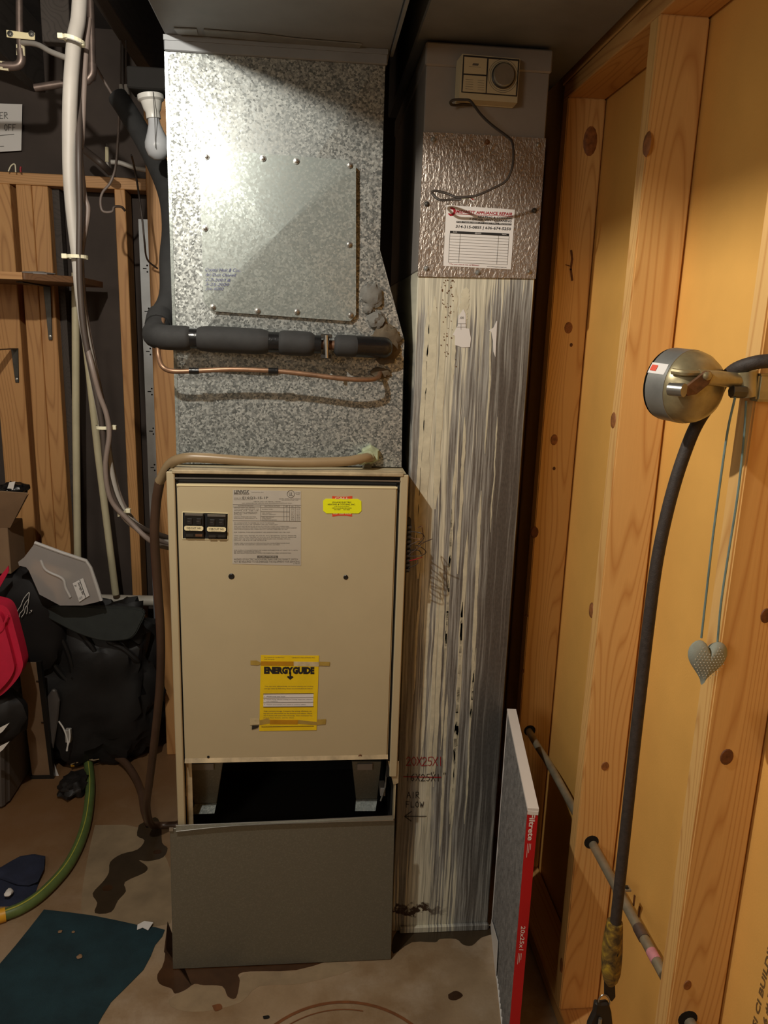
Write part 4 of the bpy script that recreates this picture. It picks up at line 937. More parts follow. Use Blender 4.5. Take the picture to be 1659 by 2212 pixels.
# ================================================================== CORD GUIDE on the right wall
gd = thing('cord_guide', 'round grey and brass housing on a rusty hinged arm clamped to a stud', 'bracket', P(1600, 830, X=STX))
dcn = P(1488, 836, Y=.985); dax = V((.40, -.914, -.05)).normalized()
obj('drum', MB().lathe(dcn, dax, [(.030, -.034), (.044, -.034), (.0485, -.030), (.0485, 0), (.046, .001)], 40), 'grey_metal', gd, True)
obj('drum_back', MB().lathe(dcn, dax, [(.044, -.037), (.0475, -.034)], 40), 'black_plastic', gd, True)
obj('dome', MB().lathe(dcn, dax, [(.0478, 0), (.0478, .004), (.045, .014), (.038, .026), (.027, .034), (.013, .0385), (.001, .0395)], 40), 'brass', gd, True)
obj('drum_label', MB().prism([dcn + dax * h_ + (Matrix.Rotation(a_, 3, dax) @ (V((0, 0, 1)) - dax * dax.z).normalized()) * .0489 for h_, a_ in ((-.031, .95), (-.004, .95), (-.004, 1.25), (-.031, 1.25))], (0, 0, .0004)), 'paper', gd)
obj('drum_label', MB().prism([dcn + dax * h_ + (Matrix.Rotation(a_, 3, dax) @ (V((0, 0, 1)) - dax * dax.z).normalized()) * .0492 for h_, a_ in ((-.029, 1.02), (-.019, 1.02), (-.019, 1.18), (-.029, 1.18))], (0, 0, .0004)), 'orange_red', gd)
AY = .934
obj('hinge_link', MB().prism(px([(1478, 838), (1525, 801), (1536, 802), (1541, 812), (1532, 830), (1505, 852), (1484, 856)], Y=AY), (0, .005, 0)), 'rust', gd, bevel=.001)
obj('hinge_bolt', MB().tube([P(1447, 840, Y=AY + .012), P(1478, 843, Y=AY - .004)], .0085, 12), 'steel', gd, True)
obj('hinge_pin', MB().lathe(P(1527, 812, Y=AY), FY, [(.0055, 0), (.0055, .003), (.003, .005)], 12), 'brass', gd, True)
obj('arm', MB().tube([P(1508, 815, Y=AY + .012), P(1545, 817, Y=AY + .012), P(1612, 824, Y=.955)], .0098, 12), 'brass', gd, True)
obj('dome_rib', MB().tube(spline([P(1452, 802, Y=.958), P(1480, 806, Y=.945), P(1510, 806, Y=.945)], 4), .004, 8), 'brass', gd, True)
obj('arm_socket', MB().tube([P(1612, 802, Y=.952), P(1614, 856, Y=.952)], .0135, 14), 'brass', gd, True)
obj('clamp_bolt', MB().tube([P(1580, 845, Y=.945), P(1608, 846, Y=.945)], .0085, 8), 'steel_dark', gd, True)
obj('clamp_jaw', MB().box(STX - .012, STX + .03, .938, .962, P(1620, 866, Y=.95).z, P(1620, 806, Y=.95).z), 'brass', gd, bevel=.003, seg=2)

cd = thing('pull_cord', 'thick black pull cord hanging in front of the studs from the brass housing', 'cord', P(1328, 2000, Y=1.02))
pc = [(1720, 782, .93), (1659, 780, .935), (1620, 786, .945), (1585, 800, .965), (1560, 825, .995), (1540, 865, 1.02), (1512, 905, 1.025), (1490, 950, 1.025), (1462, 1030, 1.025), (1438, 1120, 1.025), (1418, 1220, 1.025), (1402, 1340, 1.025), (1388, 1460, 1.025), (1372, 1600, 1.025), (1357, 1740, 1.025), (1343, 1870, 1.025), (1329, 1998, 1.025)]
obj('cord', MB().tube(spline([P(x, y, Y=Yp) for x, y, Yp in pc], 5), .0088, 12), 'cord', cd, True)
hy = 1.025
axp = [(1328, 1992), (1327, 2003), (1325, 2020), (1323, 2045), (1321, 2075), (1320, 2100), (1319, 2116), (1318, 2126)]
obj('handle', MB().tube([P(x, y, Y=hy) for x, y in axp], [.0128, .0138, .0150, .0164, .0166, .0155, .012, .0065], 16), 'handle_yellow', cd, True)
hp_ = P(1336, 2061, Y=hy - .0135); obj('handle_hole', MB().lathe(hp_, (.4, -.9, 0), [(.005, 0), (.004, .0015)], 12), 'dark_hole', cd)
obj('end_tab', MB().prism(px([(1306, 2120), (1329, 2126), (1330, 2155), (1322, 2165), (1306, 2150)], Y=hy), (0, .004, 0)), 'black_rubber', cd, bevel=.001)
kr = [P(1305 + 12 * math.cos(a / 16 * 6.283), 2164 + 15 * math.sin(a / 16 * 6.283), Y=hy - .004) for a in range(17)]
obj('split_ring', MB().tube(kr, .0012, 8), 'steel', cd, True)
obj('key_pouch', MB().prism(px([(1287, 2168), (1300, 2170), (1316, 2168), (1322, 2190), (1326, 2230), (1330, 2280), (1262, 2280), (1272, 2215), (1284, 2190)], Y=hy - .008), (0, .012, 0)), 'black_rubber', cd, bevel=.003)
obj('pouch_clip', MB().tube([P(1297, 2200, Y=hy - .012), P(1293, 2230, Y=hy - .012)], .003, 8), 'steel', cd, True)

ht = thing('heart_ornament', 'stuffed grey fabric heart with white dots hung on two ribbons', 'ornament', P(1525, 1475, Y=.94))
HYp = .94; hc = P(1526, 1424, Y=HYp); sxx = .0288
NT_, NR = 40, 6; vs_ = []; fs_ = []
def heart(a): return 16 * math.sin(a) ** 3 / 16.5, (13 * math.cos(a) - 5 * math.cos(2 * a) - 2 * math.cos(3 * a) - math.cos(4 * a)) / 15
for side in (1, -1):
    base = len(vs_)
    for r in range(NR + 1):
        f = r / NR
        for k in range(NT_):
            hx, hz = heart(k / NT_ * 2 * math.pi); ca, sa = math.cos(-.08), math.sin(-.08)
            hx, hz = hx * ca - hz * sa, hx * sa + hz * ca
            vs_.append(hc + V((hx * sxx * f, -side * .010 * math.sqrt(max(0, 1 - f * f)) - side * .0015, hz * sxx * 1.16 * f)))
    for r in range(NR):
        for k in range(NT_): fs_.append((base + r * NT_ + k, base + r * NT_ + (k + 1) % NT_, base + (r + 1) * NT_ + (k + 1) % NT_, base + (r + 1) * NT_ + k))
bx = NR * NT_; b2 = (NR + 1) * NT_ + NR * NT_
for k in range(NT_): fs_.append((bx + k, bx + (k + 1) % NT_, b2 + (k + 1) % NT_, b2 + k))
obj('heart', MB().add(vs_, fs_), 'heart', ht, True)
dm = MB(); rws = 9
for i in range(-6, 7):
    for j in range(-7, 8):
        x, z = (i + (.5 if j % 2 else 0)) * .0046, j * .0040
        rr_ = math.hypot(x / sxx, z / (sxx * 1.05) * .95)
        if rr_ > .78 or (abs(x) < .008 and z > .014): continue
        f = min(1, rr_); y = -.010 * math.sqrt(1 - f * f) - .0022
        dm.lathe(hc + V((x, y + .0006, z)), FY, [(.00085, 0), (.0007, .0004)], 6)
do = obj('dots', dm, 'dots', ht); do['kind'] = 'stuff'
for pts in ([(1588, 858), (1572, 930), (1556, 1040), (1540, 1160), (1525, 1290), (1515, 1378)], [(1612, 866), (1606, 960), (1592, 1080), (1573, 1200), (1558, 1300), (1550, 1386)]):
    obj('ribbon', MB().tube(spline([P(x, y, Y=HYp + .002) for x, y in pts], 4), .0015, 6), 'teal_string', ht, True)

# ================================================================== LEFT: partition, posts
PT = 2.75
part = struct(bpy.data.objects.new('wall_partition', None)); C.objects.link(part)
part.name = 'trim_1'
z_a = 1.957
obj('top_plate', MB().box(-1.9, P(316, 395, Y=PT).x, PT, PT + .089, z_a, z_a + .036), 'back_x', part, bevel=.002)
def bstud(xa, xb, y_ref, Y0=PT, z0=0, z1=z_a, d=.089):
    a = P(xa, y_ref, Y=Y0).x; b = P(xb, y_ref, Y=Y0).x
    return obj('stud', MB().box(a, b, Y0, Y0 + d, z0, z1), 'back_z', part, bevel=.002)
bstud(-40, 22, 420); bstud(35, 68, 420, PT + .002); bstud(69, 104, 420, PT + .008); bstud(247, 270, 420)
obj('stud', MB().box(P(104, 420, Y=2.8).x + .002, P(128, 420, Y=2.8).x, 2.80, 2.84, 0, z_a), 'joist', part)
wp = struct(obj('trim_2', MB().box(-.516, -.43, 2.59, 2.628, 0, 2.25), 'back_z', bevel=.003))
# perforated steel track
sk = thing('steel_track', 'perforated galvanised steel channel standing against the wooden post', 'channel', (-.57, 2.70, .0))
xa, xb = P(300, 500, Y=2.69).x, P(325, 500, Y=2.69).x
def stx(z): return 0.0
tk = MB().box(xa, xb, 2.688, 2.690, .10, 1.86).box(xa, xa + .002, 2.69, 2.72, .10, 1.86).box(xb - .002, xb, 2.69, 2.72, .10, 1.86)
obj('channel', tk, 'steel_track', sk)
hm = MB()
for y in (568, 662, 750, 838, 925, 1005, 1090, 1175, 1255):
    c = P(0, y, Y=2.687).z; xm = xb - .014
    for dx, dz in ((0, .010), (0, -.010)): hm.lathe((xm + dx, 2.6885, c + dz), FY, [(.003, 0), (.003, .0008)], 8)
    hm.box(xm - .014, xm - .002, 2.6873, 2.688, c - .0015, c + .0015)
obj('punched_holes', hm, 'dark_hole', sk)
# pvc pipes
tag(obj('plastic_pipe', MB().tube([P(163, 590, Y=2.70), P(164, 900, Y=2.70), P(168, 1225, Y=2.70)], .0125, 12), 'pvc', None, True), 'slim ivory plastic pipe standing upright against the dark wall', 'pipe', None)
tag(obj('plastic_pipe', MB().tube([P(186, 740, Y=2.70), P(212, 980, Y=2.70), P(250, 1284, Y=2.70)], .0125, 12), 'pvc', None, True), 'slim ivory plastic pipe leaning diagonally behind the cable bundle', 'pipe', None)
tag(obj('drain_pipe', MB().tube([P(150, 1294, Y=2.735), P(340, 1298, Y=2.735)], .0195, 16), 'pvc_white', None, True), 'thick white horizontal drain pipe behind the black bag', 'pipe')

# shelf with brackets
sf = thing('wall_shelf', 'small brown board shelf with a clipped corner on steel brackets', 'shelf', (-.95, 2.6, 1.66))
sz = 1.645
obj('board', MB().prism([P(x, y, Z=sz) for x, y in ((-120, 600), (0, 592), (72, 606), (152, 638), (150, 700), (-120, 700))] if False else [(-1.45, 2.40, sz), (-.83, 2.40, sz), (-.70, 2.50, sz), (-.70, 2.748, sz), (-1.45, 2.748, sz)], (0, 0, .019)), 'shelf', sf, bevel=.001)
obj('lit_edge_strip', MB().box(-1.45, -.835, 2.394, 2.40, sz, sz + .020), 'back_x', sf)  # paler wood carries the light on the front edge
def bracket(x, z, L_, par):
    c = V((x, PT - .003, z))
    b = obj('bracket', MB().prism([(x - .012, PT - .004, z), (x + .012, PT - .004, z), (x + .006, PT - .004, z - L_), (x - .006, PT - .004, z - L_)], (0, .003, 0)), 'steel_dark', par, bevel=.001)
    obj('bracket_arm', MB().box(x - .010, x + .010, PT - .25, PT - .004, z - .003, z), 'steel_dark', b)
    screw('screw', V((x, PT - .004, z - L_ + .012)), b, .003, 'steel')
bracket(P(104, 650, Y=PT).x, sz - .001, .175, sf)
bb2 = thing('shelf_bracket', 'bare dark steel bracket on a stud below the shelf', 'bracket', P(33, 750, Y=PT))
bracket(P(32, 750, Y=PT).x, P(32, 752, Y=PT).z, .115, bb2)
tag(obj('clear_wrapper', MB().blob(V((-.83, 2.50, sz + .024)), (.05, .03, .006), .4, 6, 2, 3, 16, 8), 'clear_bin', None, True), 'crumpled clear plastic scrap lying on the shelf', 'wrapper')

# ================================================================== LEFT: cables
CYp = 1.80
def cable(lst, r, mat, Y=CYp, flat=1.0, per=6, name='cable', label='', grp=None):
    q = [P(x, y, Y=(rest[0] if rest else Y)) for x, y, *rest in lst]
    return tag(obj(name, MB().tube(spline(q, per), r, 10, True, flat), mat, None, True), label, 'cable', grp)
big = [(176, -30, 1.85), (172, 0, 1.84), (160, 90, 1.82), (152, 200), (150, 300), (150, 380), (155, 460), (165, 555), (172, 640), (184, 720), (200, 800), (216, 880), (226, 940), (238, 1020), (252, 1075), (275, 1120), (318, 1150, 1.82), (375, 1172, 1.86)]
q = [P(x, y, Y=(r_[0] if r_ else CYp)) for x, y, *r_ in big]
q[0] = V((q[1].x + .01, q[1].y + .03, 2.462))
sp_ = spline(q, 6); m_ = len(sp_)
tag(obj('power_cable', MB().tube(sp_, [.0152 - .0055 * min(1, max(0, (i / m_ - .22) * 4)) for i in range(m_)], 12), 'cable_grey', None, True), 'thickest pale grey cable of the bundle dropping to the furnace side', 'cable')
cable([(192, 40, 1.86), (184, 140, 1.84), (177, 300), (173, 330), (182, 420), (190, 455), (180, 520), (176, 560), (180, 640), (188, 700), (205, 790), (222, 870), (233, 905), (232, 930), (240, 1000), (258, 1070), (285, 1120), (330, 1160), (375, 1180, 1.86)], .0058, 'cable_mid', 1.815, label='thin taupe cable bowing out on the right of the cable bundle')
cable([(178, 20, 1.86), (172, 200, 1.83), (170, 330), (172, 450), (171, 560), (174, 640), (182, 720), (200, 810), (214, 880), (222, 930), (232, 1030), (258, 1100), (300, 1138), (375, 1166, 1.86)], .0066, 'cable_dark', 1.785, label='dark brown cable down the middle of the cable bundle')
cable([(174, 690, 1.83), (196, 780), (214, 850), (230, 895), (236, 940), (228, 1010), (240, 1080), (280, 1126), (330, 1172), (375, 1186, 1.86)], .0058, 'cable_mid', 1.775, label='lower taupe cable sagging beneath the bundle near the furnace')
def ziptie(x, y, w, ang, side, label):
    c = P(x, y, Y=CYp); k = CYp / 1640 * w / 2
    ca, sa = math.cos(ang), math.sin(ang); ring_ = []
    for i in range(21):
        a = i / 20 * 6.283; ring_.append(c + V((math.cos(a) * k * ca, math.sin(a) * .024, math.cos(a) * k * sa)))
    root = thing('zip_tie', label, 'zip tie', c)
    mb = MB(); 
    vs = []
    for p in ring_: vs += [p + V((0, 0, -.0035)), p + V((0, 0, .0035))]
    mb.add(vs, [(2 * i, 2 * i + 1, 2 * i + 3, 2 * i + 2) for i in range(20)])
    obj('strap', mb, 'zip', root)
    h_ = c + V((side * (k + .002) * ca, -.008, side * k * sa)); obj('head', MB().box(h_.x - .006, h_.x + .005, h_.y - .005, h_.y + .005, h_.z - .005, h_.z + .005), 'zip', root, bevel=.001)
ziptie(160, 88, 40, -.2, -1, 'ivory zip tie round the thick grey cable near the ceiling')
ziptie(167, 555, 40, 0, -1, 'ivory zip tie on the cable bundle level with the shelf')
ziptie(227, 922, 36, 0, 1, 'ivory zip tie on the cable bundle level with the drain hose')
ziptie(266, 1106, 24, .4, 1, 'ivory zip tie lowest on the cable bundle beside the furnace')

cable([(205, 140, 2.3), (225, 175), (248, 215), (257, 245), (255, 300), (250, 360), (238, 395), (222, 415), (217, 435), (222, 456), (242, 457), (247, 447), (262, 447), (270, 455, 2.36)], .0035, 'cable_mid', 2.35, name='loose_wire', label='thin loose wire hanging in an S and hooked round a thin stud')
cable([(284, 335, 2.3), (292, 370), (300, 420), (308, 480), (312, 520), (318, 560, 2.5), (340, 580, 2.55)], .0028, 'cable_dark', 2.4, name='loose_wire', label='thin dark wire hanging in front of the steel channel')
cable([(46, 92, 2.2), (80, 96, 2.1), (110, 112, 1.98), (150, 128, 1.835)], .006, 'cable_grey', 2.3, name='branch_cable', label='short pale cable angling from the copper pipe to the cable bundle')
cable([(240, 350, 2.6), (260, 352), (290, 362), (318, 368)], .007, 'cable_grey', 2.6, name='branch_cable', label='short grey cable lying along the top plate by the post')
cable([(175, 318, 2.6), (215, 350, 2.55), (238, 372, 2.6)], .011, 'cable_dark', 2.6, name='branch_cable', label='thick dark cable slanting down behind the grey bundle')
for lst, nm in (([(18, 370), (24, 358), (32, 355), (34, 372)], 'pale'),):
    cable([(x, y, 2.72) for x, y in lst], .002, 'zip', 2.72, name='wire_stub', label='small pale wire loop poking above the top plate')
cable([(45, 372, 2.72), (44, 366, 2.72), (45, 360, 2.72)], .003, 'ink_red', 2.72, name='wire_stub', label='tiny red wire end poking above the top plate')
cc_ = thing('cable_clip', 'small white stick-like connector standing on the top plate', 'connector', P(232, 385, Y=2.72))
obj('body', MB().tube([P(231, 318, Y=2.72), P(231, 350, Y=2.72)], .006, 8), 'pvc', cc_, True); obj('foot', MB().tube([P(231, 350, Y=2.72), P(234, 362, Y=2.72), P(240, 384, Y=2.72)], .004, 8), 'cable_grey', cc_, True); obj('tip', MB().tube([P(231, 310, Y=2.72), P(231, 318, Y=2.72)], .002, 6), 'steel', cc_, True)

# copper water pipes overhead
w1 = thing('water_pipe', 'copper water pipe with a strap and an elbow, leftmost overhead', 'pipe', P(42, 100, Y=2.2))
obj('pipe', MB().tube(spline([V((P(41, -40, Y=2.2).x, 2.2, 2.462)), P(41, -40, Y=2.2), P(42, 60, Y=2.2), P(44, 110, Y=2.2), P(45, 128, Y=2.2), P(36, 141, Y=2.2), P(15, 142, Y=2.2), P(-40, 140, Y=2.2), P(-300, 136, Y=2.2)], 6), .0085, 12), 'copper_old', w1, True)
obj('elbow', MB().tube(spline([P(44, 106, Y=2.2), P(46, 130, Y=2.2), P(36, 142, Y=2.2), P(8, 142, Y=2.2)], 5), .0108, 12), 'copper_old', w1, True)
for a, b in (((36, 108), (54, 110)), ((8, 133), (8, 152))): obj('solder_ring', MB().bar(P(*a, Y=2.196), P(*b, Y=2.196), .006, .024), 'pvc', w1)
sp2 = obj('strap', MB().prism(px([(13, 64), (28, 66), (56, 70), (75, 70), (75, 86), (50, 84), (14, 80)], Y=2.186), (0, .004, 0)), 'sticker_cream', w1, bevel=.001)
for x in (22, 68): screw('screw', P(x, 73, Y=2.186), sp2, .005, 'steel_dark')
w2 = thing('water_pipe', 'copper water pipe with an elbow behind the grey cable bundle', 'pipe', P(198, 100, Y=2.25))
obj('pipe', MB().tube(spline([V((P(194, -40, Y=2.25).x, 2.25, 2.462)), P(194, -40, Y=2.25), P(197, 60, Y=2.25), P(199, 140, Y=2.25), P(197, 160, Y=2.25), P(186, 176, Y=2.25), P(140, 180, Y=2.25), P(75, 190, Y=2.25)], 6), .0095, 12), 'copper_old', w2, True)
obj('elbow', MB().tube(spline([P(199, 138, Y=2.25), P(198, 160, Y=2.25), P(185, 176, Y=2.25)], 5), .012, 12), 'copper_old', w2, True)

# paper sign above the partition
ps = thing('paper_sign', 'white paper sheet with pencilled capital letters, cut off at the left', 'sign', P(20, 327, Y=2.84))
obj('sheet', MB().prism(px([(-60, 222), (48, 225), (46, 325), (-60, 332)], Y=2.84), (0, .001, 0)), 'paper', ps)
mk = MB(); pen(mk, 'ER', -1, 256, 8, 13, 10, .0022, 2.838); pen(mk, 'OFF', 9, 282, 7, 13, 9, .0022, 2.838); stroke_px(mk, [(-40, 296), (30, 290)], .002, Y=2.838); stroke_px(mk, [(-40, 318), (8, 316)], .002, Y=2.838)
obj('pencil_print', mk, 'pencil', ps)

# lampholder with an unlit bulb
lh = thing('lampholder', 'white porcelain lampholder with an unlit bulb beside the plenum', 'lamp', P(325, 200, Y=2.0))
c = P(325, 206, Y=2.0); la_ = (P(338, 300, Y=2.0) - c).normalized()
obj('junction_box', MB().box(c.x - .045, c.x + .045, 1.965, 2.04, c.z + .004, c.z + .05), 'dark_hole', lh, bevel=.003)
obj('base', MB().lathe(c, la_, [(.02, -.004), (.030, 0), (.030, .010), (.024, .014), (.020, .03), (.0165, .036), (.0165, .05)], 24), 'porcelain', lh, True)
obj('bulb', MB().lathe(c + la_ * .05, la_, [(.013, 0), (.014, .012), (.020, .03), (.028, .05), (.029, .062), (.024, .078), (.012, .088), (.001, .090)], 24), 'bulb', lh, True)
obj('pull_chain', MB().tube([c + V((.012, -.03, 0)), c + V((.014, -.032, -.05)), c + V((.014, -.032, -.12))], .001, 6), 'steel', lh)
for x in (264, 275):
    a = P(x, 205, Y=2.3); wn = tag(obj('wire_nut', MB().tube([a, P(x - 3, 183, Y=2.3)], [.007, .005], 8), 'cable_grey', None, True), 'small grey wire cap beside the unlit lampholder, %s of the pair' % ('left' if x < 270 else 'right'), 'connector')
    b = P(x - 3, 183, Y=2.3); obj('lead', MB().tube([b, b + V((0, .02, .1)), V((b.x, 2.34, 2.462))], .0022, 6), 'cable_dark', wn)

# ================================================================== LEFT: floor-level pile
bg_ = thing('duffel_bag', 'large slumped black nylon duffel bag on the floor by the furnace', 'bag', (-.76, 2.56, 0))
bgm = MB().blob(V((-.775, 2.59, .285)), (.255, .12, .305), .22, 5, 2.6, 4, 56, 36, .0)
obj('body', bgm, 'bag_black', bg_, True)
wr_ = []
for k in range(9):
    x0 = 150 + k * 17 + random.uniform(-6, 6); y0 = 1385 + random.uniform(-8, 20)
for k, (a, b, c3) in enumerate((((150, 1340), (200, 1400), (225, 1460)), ((120, 1350), (150, 1420), (160, 1480)), ((95, 1380), (120, 1440), (175, 1500)), ((230, 1385), (265, 1400), (300, 1430)))):
    pts = [P(*p, Y=2.475 + .008 * i) for i, p in enumerate((a, b, c3))]
    obj('fold', MB().tube(spline(pts, 5), [.004] + [.010] * 9 + [.004], 8), 'bag_black', bg_, True)
fp_ = tag(obj('foam_pad', MB().prism(spline([P(x, y, Y=2.44) for x, y in ((75, 1318), (130, 1308), (220, 1312), (308, 1318), (302, 1352), (285, 1378), (255, 1385), (215, 1384), (165, 1368), (110, 1340))], 3), (0, .022, .0)), 'foam_green', None, True, bevel=.004, seg=2), 'dark green-grey foam pad draped over the black duffel bag', 'pad')
b2_ = thing('black_bag', 'black bag with a white wavy line emblem behind the red bag', 'bag', P(60, 1330, Y=2.42))
obj('body', MB().blob(V((-1.0, 2.50, .555)), (.19, .075, .195), .12, 4, 2.8, 9, 34, 22), 'bag_black2', b2_, True)
zz6 = lambda x, y: (x / 6.9125, 1180 + y / 6.9125)
for i, pts in enumerate(([(255, 1050), (265, 960), (310, 890), (350, 790), (420, 700), (438, 705), (425, 800)], [(285, 1060), (300, 1000), (345, 950), (360, 880), (405, 810), (428, 800), (415, 870), (400, 890)], [(320, 1060), (365, 990), (375, 930), (402, 890), (408, 960), (398, 1010)], [(440, 1000), (450, 985)], [(455, 960), (480, 955)], [(468, 958), (470, 980)])):
    obj('emblem', MB().tube(spline([P(*zz6(*p), Y=2.415) for p in pts], 4) if len(pts) > 2 else [P(*zz6(*p), Y=2.415) for p in pts], .0011, 6), 'white_ink', b2_)
# tilted clear bin
cb_ = thing('storage_bin', 'cloudy clear plastic storage bin tipped on its side on the duffel bag', 'bin', P(150, 1310, Y=2.45))
rim = [(72, 1174), (100, 1180), (185, 1216), (198, 1232), (218, 1298), (210, 1306)]
out_px = [(75, 1172), (190, 1212), (198, 1228), (219, 1296), (212, 1300), (178, 1308), (130, 1308), (85, 1284), (62, 1232), (56, 1225), (41, 1222), (39, 1214), (52, 1204), (72, 1178)]
inn = [(85, 1200), (180, 1232), (188, 1242), (200, 1288), (196, 1292), (172, 1298), (140, 1296), (102, 1275), (80, 1238), (78, 1232), (74, 1228), (74, 1222), (78, 1214), (84, 1202)]
fo_ = px(out_px, Y=2.37); ba_ = px(inn, Y=2.50); nb_ = len(fo_)
bmx = MB().add(fo_ + ba_, [(i, (i + 1) % nb_, (i + 1) % nb_ + nb_, i + nb_) for i in range(nb_)] + [tuple(range(nb_))])
obj('shell', bmx, 'clear_bin', cb_)
obj('rim', MB().tube([P(x, y, Y=2.37) for x, y in ((75, 1172), (132, 1193), (186, 1211), (196, 1226), (208, 1262), (219, 1297))], .0055, 8), 'bin_rim', cb_, True)
rb_ = MB().tube(spline([P(x, y, Y=2.367) for x, y in ((88, 1210), (100, 1232), (135, 1250), (142, 1270), (152, 1290))], 5), .004, 8); obj('moulded_rib', rb_, 'bin_rim', cb_, True)
stk = obj('sticker', MB().prism(px([zz6(1085, 555), zz6(1180, 505), zz6(1240, 475), zz6(1335, 740), zz6(1280, 770), zz6(1185, 832)], Y=2.364), (0, .001, 0)), 'paper', cb_)
tb = MB(); stroke_px(tb, [zz6(1190, 505), zz6(1280, 765)], .0018, Y=2.3635)
A = P(*zz6(1115, 570), Y=2.3633); B = P(*zz6(1195, 770), Y=2.3633); uu = (B - A); vv = V((-uu.z, 0, uu.x))
text(tb, 'Storage Bin', P(*zz6(1158, 545), Y=2.3633), uu, -vv * -1, uu.length * .9, .007, .015); text(tb, '20', P(*zz6(1110, 580), Y=2.3633), uu, vv, .006, .006)
for k in range(5): stroke_px(tb, [zz6(1178 + k * 10, 770 - k * 6), zz6(1190 + k * 10, 800 - k * 6)], .0006, Y=2.3633)
obj('print', tb, 'ink', cb_)
# cardboard box at the left edge
cbx = thing('cardboard_box', 'open brown cardboard box with bent flaps at the left edge', 'box', P(0, 1245, Y=2.42))
bx0, bx1 = P(-140, 1200, Y=2.42).x, P(21, 1200, Y=2.42).x
zt, zb = P(10, 1140, Y=2.42).z, P(10, 1240, Y=2.42).z
obj('body', MB().box(bx0, bx1, 2.42, 2.55, zb, zt), 'cardboard', cbx, bevel=.002)
for q, Y0, Y1 in (([(-60, 1140), (22, 1140), (60, 1066), (0, 1062)], 2.42, 2.36), ([(22, 1140), (40, 1110), (62, 1068), (30, 1095)], 2.43, 2.47)):
    pq = [P(*q[0], Y=Y0), P(*q[1], Y=Y0), P(*q[2], Y=Y1), P(*q[3], Y=Y1)]
    obj('flap', MB().prism(pq, (0, .003, .002)), 'cardboard', cbx)
pk = thing('black_packet', 'glossy black and white crumpled packet on top of the cardboard box', 'packet', P(30, 1062, Y=2.40))
obj('wrap', MB().blob(P(30, 1056, Y=2.40), (.042, .03, .02), .4, 6, 2, 2, 20, 12), 'black_tape', pk, True)
obj('white_panel', MB().prism(px([(20, 1042), (33, 1040), (28, 1058), (14, 1060)], Y=2.37), (0, .002, 0)), 'paper', pk)
# red bag
rb2 = thing('red_bag', 'bright crimson fabric bag at the left edge, partly out of view', 'bag', P(0, 1515, Y=2.2))
obj('body', MB().prism(spline([P(x, y, Y=2.15) for x, y in ((-140, 1300), (-60, 1306), (-10, 1311), (14, 1325), (28, 1370), (42, 1425), (44, 1450), (28, 1480), (-8, 1513), (-60, 1530), (-140, 1530))], 4), (0, .08, .01)), 'pink', rb2, True, bevel=.018, seg=4)
obj('flap_seam', MB().tube(spline([P(-60, 1398, Y=2.149), P(0, 1366, Y=2.149), P(10, 1345, Y=2.149), P(18, 1328, Y=2.155)], 5), .003, 6), 'pink', rb2, True)
obj('strap', MB().prism(px([(-20, 1262), (0, 1245), (18, 1222), (19, 1234), (0, 1268), (-20, 1290)], Y=2.35), (0, .004, 0)), 'pink', rb2)
# dark bag with chevrons over the tote, and the tote
tt = thing('storage_tote', 'dark grey plastic tote on the floor at the left edge', 'tote', (-1.1, 2.3, 0))
q = [V((-1.45, 2.27, 0)), V((-.985, 2.27, 0)), V((-.965, 2.30, 0)), V((-.965, 2.60, 0)), V((-1.45, 2.60, 0))]
qt = [p + V((.035 if p.x > -1.2 else 0, -.03 if p.y < 2.4 else .02, .36)) for p in q]
obj('tub', MB().add(q + qt, [(4, 3, 2, 1, 0), (5, 6, 7, 8, 9)] + [(i, (i + 1) % 5, (i + 1) % 5 + 5, i + 5) for i in range(5)]), 'tote', tt, bevel=.012, seg=3)
ch = thing('black_sack', 'black sack with white chevrons lying over the grey tote', 'bag', P(10, 1600, Y=2.2))
obj('body', MB().blob(P(-25, 1545, Y=2.24), (.115, .055, .085), .12, 4, 2.6, 12, 26, 16), 'bag_black', ch, True)
for y in (1570, 1610):
    obj('chevron', MB().prism(px([(-8, y + 6), (20, y - 8), (6, y + 10), (-8, y + 20)], Y=2.17), (0, .002, 0)), 'white_ink', ch)
# framed board
bd = thing('framed_board', 'brown backing board with a black edge leaning behind the tote', 'board', P(100, 1684, Z=0))
Y0, Y1 = 2.455, 2.37
bq = [P(70, 1682, Y=Y0), P(109, 1682, Y=Y0), P(78, 1432, Y=Y1), P(40, 1432, Y=Y1)]
for p in bq[:2]: p.z = .012
obj('board', MB().prism(bq, (0, .006, 0)), 'cardboard', bd)
eq = [P(109, 1686, Y=Y0 - .004), P(117, 1684, Y=Y0 - .004), P(88, 1430, Y=Y1 - .004), P(78, 1430, Y=Y1 - .004)]
for p in eq[:2]: p.z = .001
obj('edge', MB().prism(eq, (0, .016, 0)), 'black_plastic', bd)
eq = [P(66, 1686, Y=Y0 - .004), P(117, 1686, Y=Y0 - .004)]
obj('edge', MB().box(eq[0].x, eq[1].x, Y0 - .004, Y0 + .012, .0, .013), 'black_plastic', bd)
for y in (1471, 1560):
    f = (1682 - y) / 250.0; c = P(79 + (1 - f) * 30 - 2, y, Y=Y0 - f * .085 - .004); obj('tack', MB().box(c.x - .005, c.x + .004, c.y - .002, c.y, c.z - .001, c.z + .001), 'dark_hole', bd)
tag(obj('paper_scrap', MB().prism(px([(113, 1640), (127, 1676), (117, 1680)], Y=2.47), (0, .002, 0)), 'paper'), 'white paper corner sticking out behind the framed board', 'paper')
tag(obj('plastic_bag', MB().prism(px([(112, 1490), (120, 1492), (128, 1515), (124, 1560), (114, 1620), (108, 1600), (102, 1540), (100, 1508)], Y=2.44), (0, .015, 0)), 'tote', None, bevel=.004), 'grey folded plastic sleeve between the framed board and duffel bag', 'sleeve')
